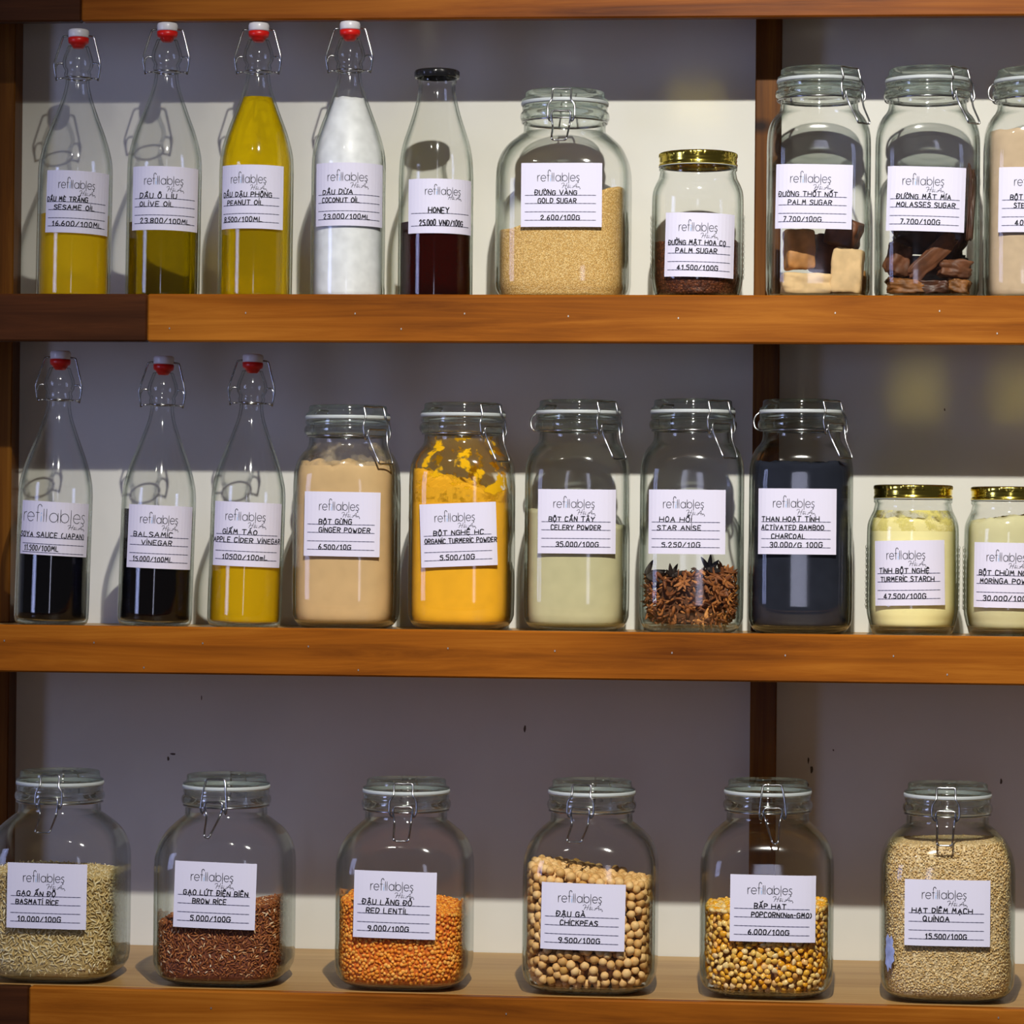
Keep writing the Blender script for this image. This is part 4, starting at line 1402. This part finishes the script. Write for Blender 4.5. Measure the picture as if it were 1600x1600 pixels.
BR = plain('basmati_bed', (0.50, 0.36, 0.14), 0.9, var=0.3, scale=260)
grains(j21, 'basmati_rice', level(j21, 1366, 60, 1374, 170), 0.0022, (0.0040, 0.00095, 0.00095), [(0, (0.60, 0.42, 0.15)), (0.5, (0.80, 0.63, 0.30)), (1, (0.92, 0.82, 0.54))], BR,
       16000, 0.0026, 'pale long basmati rice half filling the leftmost jar of the lowest row', 'rice', tilt=0.4)
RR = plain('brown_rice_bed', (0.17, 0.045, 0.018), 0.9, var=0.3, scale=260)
grains(j22, 'brown_rice', level(j22, 1444, 255, 1411, 440), 0.0022, (0.0031, 0.00095, 0.00095),
       [(0, (0.20, 0.050, 0.012)), (0.5, (0.38, 0.115, 0.028)), (0.88, (0.52, 0.20, 0.06)), (0.95, (0.78, 0.52, 0.28)), (1, (0.90, 0.74, 0.52))], RR,
       16000, 0.0023, 'reddish brown rice in the second jar of the lowest row', 'rice', tilt=0.45)
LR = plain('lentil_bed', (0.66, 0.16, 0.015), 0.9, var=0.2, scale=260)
_lx = [unproj(q, 1400, j23.Yc - j23.hw)[0] - j23.x for q in (535, 640, 690, 725)]
_lv = [unproj(q, p, j23.Yc - j23.hw)[2] - j23.z0 for q, p in ((535, 1412), (640, 1422), (690, 1430), (725, 1442))]
grains(j23, 'red_lentils', lambda x, y: float(np.interp(x, _lx, _lv)) + max(0, y) * 0.05, 0.0024, (0.0025, 0.0025, 0.0014), [(0, (0.88, 0.25, 0.015)), (0.5, (1.0, 0.38, 0.035)), (1, (1.0, 0.50, 0.10))], LR,
       14000, 0.0034, 'orange red lentils heaped in the third jar of the lowest row', 'lentils', tilt=0.5)
grains(j26, 'quinoa', level(j26, 1322, 1420, 1320, 1560), 0.0016, (0.00135, 0.00115, 0.00075), [(0, (0.64, 0.41, 0.14)), (0.5, (0.86, 0.61, 0.26)), (1, (0.96, 0.80, 0.46))], M['quinoa'],
       17000, 0.0018, 'beige quinoa filling the rightmost jar of the lowest row', 'quinoa', base=ell_base(5, 3))
sb = MB()
pq = unproj(1389, 1491, j26.Yc - j26.hw)
cc_ = cross_curve(j26.hw, j26.nb, 0.1)
pts = [(-.002, .021), (.002, .016), (.004, .020), (.007, .014), (.006, .008), (.009, .003), (.0075, -.003), (.0085, -.008), (.005, -.012), (.004, -.018), (.001, -.016), (-.001, -.022), (-.004, -.015), (-.007, -.013), (-.0055, -.004), (-.007, .002), (-.005, .009), (-.006, .015)]
VV = []
for (a, c) in pts:
    q = cc_(-j26.hw * 0.93 + a, 0.0002)
    VV.append((q[0], q[1], pq[2] - j26.z0 + c))
sb.add(VV, [tuple(range(len(VV)))])
M['tape'] = plain('torn_blue_sticker', (0.30, 0.36, 0.66), 0.6, var=0.35, scale=90)
st_ = sb.build('torn_sticker', M['tape'], j26.root, smooth=False)
st_['label'] = 'torn pale blue sticker scrap'

# ------------------------------------------------------------------ chickpeas and popcorn, kernel by kernel
def blob_mesh(name, f, mat, u=14, w=10):
    b = MB()
    V, Fc = ell_base(u, w)
    V = np.array([f(Vector(p)) for p in V])
    b.add(V, Fc)
    me = bpy.data.meshes.new(name)
    me.from_pydata(V.tolist(), [], Fc)
    me.materials.append(mat)
    me.polygons.foreach_set('use_smooth', [True] * len(me.polygons))
    return me


def chickpea(seed):
    def f(p):
        p = p.normalized()
        r = 1 + 0.10 * noise.noise(p * 1.7 + Vector((seed, 0, 0))) - 0.10 * math.exp(-(p.z / 0.18) ** 2) * max(0, p.x)
        r += 0.22 * math.exp(-((p - Vector((1, 0, 0.12))).length / 0.30) ** 2)
        r -= 0.07 * math.exp(-((p - Vector((-.6, .8, 0))).length / 0.5) ** 2)
        return p * r
    return f


def kernel(seed):
    def f(p):
        t = (p.x + 1) / 2
        wdt = 0.50 + 0.55 * math.sin(min(1, t * 1.05) * math.pi * 0.62)
        wdt *= 0.75 if t < 0.08 else 1
        q = Vector((p.x * 1.15, p.y * wdt * 1.0, p.z * wdt * 0.66))
        return q * (1 + 0.10 * noise.noise(p * 1.6 + Vector((seed, 3, 0))))
    return f


def under(bed, o):
    """the unseen middle of a heap belongs to the heap"""
    for k in ('label', 'category'):
        if k in bed: del bed[k]
    bed.location = (0, 0, 0)
    bed.rotation_euler = (0, 0, 0)
    bed.parent = o


def individuals(v, P, Nn, meshes, size, name, label, cat, group, count, skip, stuff_name, stuff_mat, stuff_label, extra=None, base=None, flat=False, bed=None):
    score = []
    for p, q in zip(P, Nn):
        front = -q[1] + 0.25 * (1 if q[2] > 0.5 else 0) + (0.8 if q[2] > 0.5 and p[1] < v.hw * 0.6 else 0)
        hidden = skip(p, q)
        score.append(-9 if hidden else front + (-p[1] / v.hw) * 0.3)
    order = np.argsort(-np.array(score))
    pick = [i for i in order[:count] if score[i] > -0.35]
    rest = [i for i in range(len(P)) if i not in set(pick)]
    for k, i in enumerate(pick):
        o = bpy.data.objects.new(name, meshes[k % len(meshes)])
        COL.objects.link(o)
        R = rand_rot(Nn[i], flat, tilt=0.5)
        s = size * RNG.uniform(0.9, 1.1)
        o.matrix_world = Matrix.Translation((v.x + P[i][0], v.Yc + P[i][1], v.z0 + P[i][2])) @ Matrix(R.tolist()).to_4x4() @ Matrix.Diagonal((s, s, s, 1))
        tag(o, label, cat, group)
    Pr, Nr = P[rest], Nn[rest]
    if extra is not None:
        Pr, Nr = np.vstack([Pr, extra[0]]), np.vstack([Nr, extra[1]])
    o = scatter(v, Pr, Nr, (size * 1.0, size * (0.78 if flat else 0.98), size * (0.55 if flat else 0.95)), stuff_name, stuff_mat, stuff_label, cat, flat, base=ell_base(8, 6))
    under(bed, o)
    return len(pick)


ck_stops = [(0, (0.66, 0.36, 0.11)), (0.5, (0.84, 0.51, 0.19)), (0.9, (0.92, 0.62, 0.28)), (1, (0.58, 0.30, 0.06))]
M['chick'] = grain_mat('chickpea_skin', ck_stops, 0.55, 'obj')
M['chick_s'] = grain_mat('chickpea_skin_rest', ck_stops, 0.55, 'attr')
ctop = level(j24, 1352, 830, 1386, 1010)
ctop_ = lambda x, y: ctop(x, y) + 0.05 * max(0, -0.0 + y) * 0
dC = 0.0098
P, Nn = shell_points(j24, ctop_, dC, 0.0062, dC * 0.87, 40000)
P2, N2 = shell_points(j24, lambda x, y: ctop_(x, y) - 0.006, dC, 0.0062 + dC * 0.72, dC * 0.90, 14000)
lz = sub_px((208, 711, 764, 1161), 790, 1180, 3.81)
lx0, lx1 = unproj(lz[0] + 8, 1400, j24.Yc - j24.hw)[0] - j24.x, unproj(lz[1] - 8, 1400, j24.Yc - j24.hw)[0] - j24.x
zz0, zz1 = unproj(925, lz[3] - 7, j24.Yc - j24.hw)[2] - j24.z0, unproj(925, lz[2] + 9, j24.Yc - j24.hw)[2] - j24.z0
hid = lambda p, q: (lx0 < p[0] < lx1 and zz0 < p[2] < zz1 and p[1] < 0) or p[1] > j24.hw * 0.75
cm = [blob_mesh('chickpea_%d' % i, chickpea(i * 3.1), M['chick']) for i in range(7)]
bedC = fill(j24, 'chickpea_bed', plain('chickpea_bed', (0.30, 0.15, 0.05), 0.9), lambda x, y: ctop_(x, y) - 0.012, 'solid middle of the chickpea jar with the shade of the gaps put into its colour', 'chickpea', gap=0.0012 + dC * 1.2, inset=0.006)  # core browner than the peas: the shade in the gaps is painted in
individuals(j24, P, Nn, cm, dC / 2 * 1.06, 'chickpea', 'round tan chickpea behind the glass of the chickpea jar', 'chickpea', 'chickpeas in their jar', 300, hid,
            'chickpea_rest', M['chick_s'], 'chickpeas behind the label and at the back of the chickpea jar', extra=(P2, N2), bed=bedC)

pk_stops = [(0, (0.90, 0.68, 0.32)), (0.25, (0.90, 0.58, 0.14)), (0.6, (0.92, 0.47, 0.030)), (0.85, (0.86, 0.36, 0.012)), (1, (0.92, 0.74, 0.40))]
M['pop'] = grain_mat('popcorn_skin', pk_stops, 0.3, 'obj', 0.5)
M['pop_s'] = grain_mat('popcorn_skin_rest', pk_stops, 0.3, 'attr', 0.5)
ptop = level(j25, 1422, 1105, 1420, 1300)
dP = 0.0066
P, Nn = shell_points(j25, ptop, dP, 0.0048, dP * 0.86, 34000)
P2, N2 = shell_points(j25, lambda x, y: ptop(x, y) - 0.004, dP, 0.0048 + dP * 0.6, dP * 0.88, 14000)
lz = sub_px((187, 599, 577, 898), 1080, 1180, 3.077)
qx0, qx1 = unproj(lz[0] + 6, 1450, j25.Yc - j25.hw)[0] - j25.x, unproj(lz[1] - 6, 1450, j25.Yc - j25.hw)[0] - j25.x
qz0 = unproj(1200, lz[3] - 5, j25.Yc - j25.hw)[2] - j25.z0
hid = lambda p, q: (qx0 < p[0] < qx1 and qz0 < p[2] and p[1] < 0) or p[1] > j25.hw * 0.75
pm = [blob_mesh('popcorn_kernel_%d' % i, kernel(i * 2.3), M['pop']) for i in range(7)]
bedP = fill(j25, 'popcorn_bed', plain('popcorn_bed', (0.40, 0.17, 0.015), 0.9), lambda x, y: ptop(x, y) - 0.009, 'solid middle of the popcorn jar, its colour darkened to give the shade between kernels', 'popcorn', gap=0.0012 + dP * 1.2, inset=0.004)  # solid core in a darker colour, standing in for shade among the kernels
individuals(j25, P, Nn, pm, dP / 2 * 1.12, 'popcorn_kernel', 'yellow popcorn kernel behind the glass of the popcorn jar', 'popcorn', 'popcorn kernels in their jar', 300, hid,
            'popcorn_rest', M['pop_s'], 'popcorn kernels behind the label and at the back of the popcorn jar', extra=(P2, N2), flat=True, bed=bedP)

# ------------------------------------------------------------------ star anise
M['anise'] = grain_mat('star_anise', [(0, (0.16, 0.046, 0.012)), (0.45, (0.36, 0.125, 0.030)), (0.85, (0.60, 0.24, 0.055)), (1, (0.76, 0.36, 0.10))], 0.6, 'obj')
M['anise_dark'] = grain_mat('star_anise_dark', [(0, (0.02, 0.014, 0.012)), (1, (0.05, 0.03, 0.022))], 0.6, 'obj')


def star_mesh(arms, total, seed, mat, L=0.0125):
    rnd = random.Random(seed)
    b = MB()
    B, Fb = ell_base(8, 7)
    for a in range(arms):
        an = 2 * math.pi * a / total + rnd.uniform(-.12, .12)
        l = L * rnd.uniform(.75, 1.1)
        V = B.copy()
        t = (V[:, 0] + 1) / 2
        V[:, 1] *= 0.21 * (1.15 - 0.7 * t)
        V[:, 2] *= 0.34 * (1.05 - 0.6 * t)
        V[:, 2] -= np.where(V[:, 2] > 0, V[:, 2] * 0.85, 0)     # opened pod: flat split top
        V[:, 0] = t
        V[:, 2] += 0.22 * t ** 2
        V *= l
        R = Matrix.Rotation(an, 3, 'Z') @ Matrix.Rotation(rnd.uniform(-.2, .15), 3, 'Y')
        b.add(V @ np.array(R).T, Fb)
    if arms > 3:
        V = B * np.array([0.0018, 0.0018, 0.0015])
        b.add(V, Fb)
        tube(b, [(0, 0, 0), (0.001, 0.0005, -0.006), (0.003, 0.001, -0.011)], 0.0007, 5)
    VV = np.vstack(b.v)
    if arms <= 4: VV = VV - (VV.max(0) + VV.min(0)) / 2
    me = bpy.data.meshes.new('star_anise')
    me.from_pydata(VV.tolist(), [], b.f)
    me.materials.append(mat)
    me.polygons.foreach_set('use_smooth', [True] * len(me.polygons))
    return me


stars = [star_mesh(8, 8, 1, M['anise']), star_mesh(8, 8, 2, M['anise'], 0.011), star_mesh(7, 8, 3, M['anise'])]
bits = [star_mesh(3, 8, 4, M['anise']), star_mesh(1, 8, 5, M['anise']), star_mesh(2, 8, 6, M['anise']), star_mesh(4, 8, 7, M['anise'], 0.010), star_mesh(1, 8, 8, M['anise'], 0.010)]
dark = [star_mesh(4, 8, 9, M['anise_dark']), star_mesh(3, 8, 10, M['anise_dark'], 0.014)]
atop = level(j17, 898, 1020, 888, 1150)
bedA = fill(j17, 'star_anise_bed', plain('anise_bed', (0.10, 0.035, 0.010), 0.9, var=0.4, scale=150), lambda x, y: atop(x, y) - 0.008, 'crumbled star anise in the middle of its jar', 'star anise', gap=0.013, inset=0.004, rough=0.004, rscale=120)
P, Nn = shell_points(j17, atop, 0.012, 0.0098, 0.0100, 9000)
sel = [i for i in range(len(P)) if P[i][1] < 0.012]
kk = 0
for i in sel:
    hi = P[i][2] > atop(P[i][0], P[i][1]) - 0.012
    big = RNG.random() < 0.42
    me = stars[kk % 3] if big else bits[kk % 5]
    o = bpy.data.objects.new('star_anise' if big else 'star_anise_piece', me)
    COL.objects.link(o)
    R = rand_rot(Nn[i], big, tilt=0.35)
    s = RNG.uniform(0.85, 1.1) if big else RNG.uniform(1.0, 1.3)
    q = P[i].copy()
    if big: q[:2] *= (1 + 0.0025 / max(1e-3, np.linalg.norm(q[:2])))
    o.matrix_world = Matrix.Translation((j17.x + q[0], j17.Yc + q[1], j17.z0 + q[2])) @ Matrix(R.tolist()).to_4x4() @ Matrix.Diagonal((s, s, s, 1))
    if big: tag(o, 'brown eight-armed star anise pod inside the star anise jar', 'star anise', 'whole star anise in the jar')
    else: tag(o, 'broken piece of brown star anise inside the star anise jar', 'star anise', 'broken star anise in the jar')
    kk += 1
for k_, (ax, ay, sc_, me, rr_, lb_) in enumerate((
        (1023, 896, 1.75, dark[1], (1.2, 0.5, 0.3), 'blackish star anise husk standing up at the left of the heap'),
        (1047, 892, 1.65, dark[0], (1.4, -0.3, 0.8), 'blackish star anise husk next to the leftmost dark husk'),
        (1117, 884, 1.8, dark[0], (1.3, 0.2, -0.4), 'blackish curled star anise husk at the top right of the heap'),
        (1134, 888, 1.5, bits[3], (1.4, 0.4, -1.2), 'broken star anise lying against the right wall of its jar'),
        (1124, 910, 1.5, stars[0], (1.5, 0.25, 0.1), 'large whole star anise facing out at the upper right of the heap'))):
    o = bpy.data.objects.new('star_anise' if k_ == 4 else 'star_anise_husk', me)
    COL.objects.link(o)
    o.location = tuple(unproj(ax, ay, j17.Yc - 0.036 - (0.006 if k_ == 4 else 0)))
    o.rotation_euler = rr_
    o.scale = (sc_,) * 3
    tag(o, lb_, 'star anise', 'dark star anise husks' if k_ < 3 else None)
P3, N3 = shell_points(j17, lambda x, y: atop(x, y) - 0.006, 0.006, 0.0062, 0.0062, 9000)
M['anise_s'] = grain_mat('star_anise_crumbs', [(0, (0.10, 0.03, 0.008)), (0.5, (0.24, 0.080, 0.020)), (1, (0.46, 0.18, 0.045))], 0.6, 'attr')
_o = scatter(j17, P3, N3, (0.0030, 0.0014, 0.0012), 'star_anise_crumbs', M['anise_s'], 'loose seeds and crumbs between the star anise', 'star anise', flat=True, tilt=0.8)
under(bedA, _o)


# ------------------------------------------------------------------ sugar blocks and chunks
def chunk(v, px, py, dy, w, h, d, rz, rx, ry, mat, name, label, cat, group, rough=0.10, seed=0):
    """rough broken block: centre by its place in the jar, size in pixels"""
    p = unproj(px, py, v.Yc + dy)
    S = v.S
    b = MB()
    nseg = 16
    V, Fc = [], []
    idx = {}
    for a in range(3):
        for sg in (-1, 1):
            for i in range(nseg + 1):
                for j in range(nseg + 1):
                    q = [0, 0, 0]
                    q[a] = sg
                    q[(a + 1) % 3] = 2 * i / nseg - 1
                    q[(a + 2) % 3] = 2 * j / nseg - 1
                    key = tuple(round(c, 4) for c in q)
                    if key not in idx:
                        idx[key] = len(V)
                        V.append(q)
            for i in range(nseg):
                for j in range(nseg):
                    f = []
                    for (ii, jj) in ((i, j), (i + 1, j), (i + 1, j + 1), (i, j + 1)):
                        q = [0, 0, 0]
                        q[a] = sg
                        q[(a + 1) % 3] = 2 * ii / nseg - 1
                        q[(a + 2) % 3] = 2 * jj / nseg - 1
                        f.append(idx[tuple(round(c, 4) for c in q)])
                    Fc.append(f if sg > 0 else f[::-1])
    V = np.array(V, float)
    r8 = (np.abs(V) ** 9).sum(1) ** (1 / 9.0)
    V = V / r8[:, None]
    out_ = []
    for q in V:
        k = 1 + rough * noise.fractal(Vector(q) * 1.5 + Vector((seed * 5.1, seed, 0)), 1.1, 2.2, 5)
        out_.append((q[0] * k * w / 2 * S, q[1] * k * d / 2 * S, q[2] * k * h / 2 * S))
    b.add(out_, Fc)
    o = b.build(name, mat, None, loc=tuple(p))
    o.rotation_euler = (rx, ry, rz)
    return tag(o, label, cat, group)


M['pale'] = plain('pale_palm_sugar', (0.66, 0.46, 0.23), 0.8, var=0.18, scale=60, bump=0.4)
M['amber'] = plain('amber_palm_sugar', (0.44, 0.20, 0.055), 0.6, var=0.35, scale=55, bump=0.4)
M['brownp'] = plain('brown_palm_sugar', (0.13, 0.045, 0.016), 0.55, var=0.5, scale=45, bump=0.5)
CR = lambda x, y: (1160 + x / 3.636, 60 + y / 3.636)
for (cx_, cy_, dy, w, h, d, rz, rx, ry, mt, lb, se) in (
        (365, 1400, -0.012, 78, 34, 62, 0.1, 0, 0.02, 'pale', 'pale beige palm sugar slab lying at the bottom front of its jar', 1),
        (597, 1325, -0.022, 48, 70, 34, -0.15, 0, 0.08, 'pale', 'cream palm sugar block standing on end at the front right of its jar', 2),
        (322, 1200, -0.006, 45, 62, 40, 0.25, 0, -0.03, 'amber', 'orange-brown palm sugar block under the label, left in its jar', 3),
        (576, 1105, 0.010, 50, 44, 44, -0.3, 0, 0.25, 'brownp', 'dark brown palm sugar block under the lower right label corner', 4),
        (470, 1230, 0.030, 46, 60, 34, 0.5, 0, 0.1, 'brownp', 'dark palm sugar block deep in the middle of its jar', 5),
        (600, 1390, 0.036, 50, 40, 40, 0.3, 0, 0, 'amber', 'amber palm sugar block lying at the back of its jar', 6)):
    q = CR(cx_, cy_)
    chunk(j8, q[0], q[1], dy, w, h, d, rz, rx, ry, M[mt], 'palm_sugar_block', lb, 'sugar', 'palm sugar blocks', 0.085, se)
M['mol'] = plain('molasses_sugar', (0.060, 0.020, 0.008), 0.45, var=0.55, scale=50, bump=0.6)
M['mol2'] = plain('molasses_sugar_light', (0.13, 0.045, 0.016), 0.6, var=0.45, scale=60, bump=0.6)
M['mol3'] = plain('molasses_sugar_orange', (0.20, 0.075, 0.014), 0.6, var=0.5, scale=70, bump=0.6)
for (cx_, cy_, dy, w, h, d, rz, rx, ry, mt, lb, se) in (
        (1075, 1245, -0.030, 86, 26, 14, 0.1, 0.3, -0.80, 'mol2', 'long brown molasses sugar slab leaning diagonally at the front of its jar', 11),
        (1284, 950, 0.000, 13, 112, 40, 0.2, 0.05, 0.05, 'mol', 'upright dark molasses sugar slab against the right wall of its jar', 12),
        (1030, 1130, 0.024, 90, 50, 30, 0.0, 0.2, 0.1, 'mol', 'large dark molasses sugar chunk under the label of its jar', 13),
        (1200, 1310, -0.020, 48, 26, 40, 0.2, 0, 0.08, 'mol2', 'brown molasses sugar chunk at the right of the diagonal slab', 14),
        (885, 1260, -0.008, 32, 46, 30, 0.4, 0, 0.2, 'mol2', 'rough molasses sugar chunk at the left of the diagonal slab', 15),
        (925, 1412, -0.026, 52, 24, 40, 0.1, 0, 0.1, 'mol3', 'crumbly orange-brown molasses sugar lump on the left of the jar floor', 16),
        (1090, 1418, -0.022, 44, 20, 40, -0.1, 0, -0.05, 'mol', 'flat dark molasses sugar lump in the middle of the jar floor', 17),
        (1230, 1408, -0.018, 32, 22, 40, -0.2, 0, 0.2, 'mol3', 'orange-brown molasses sugar lump at the right of the jar floor', 18),
        (1180, 1160, 0.014, 42, 46, 30, -0.3, 0.1, 0.4, 'mol', 'dark molasses sugar chunk behind the top of the diagonal slab', 19),
        (1040, 1330, 0.020, 110, 48, 34, 0.0, 0, 0.0, 'mol', 'dark molasses sugar block at the back of its jar', 20)):
    q = CR(cx_, cy_)
    chunk(j9, q[0], q[1], dy, w, h, d, rz, rx, ry, M[mt], 'molasses_sugar_chunk', lb, 'sugar', 'molasses sugar chunks', 0.24, se)
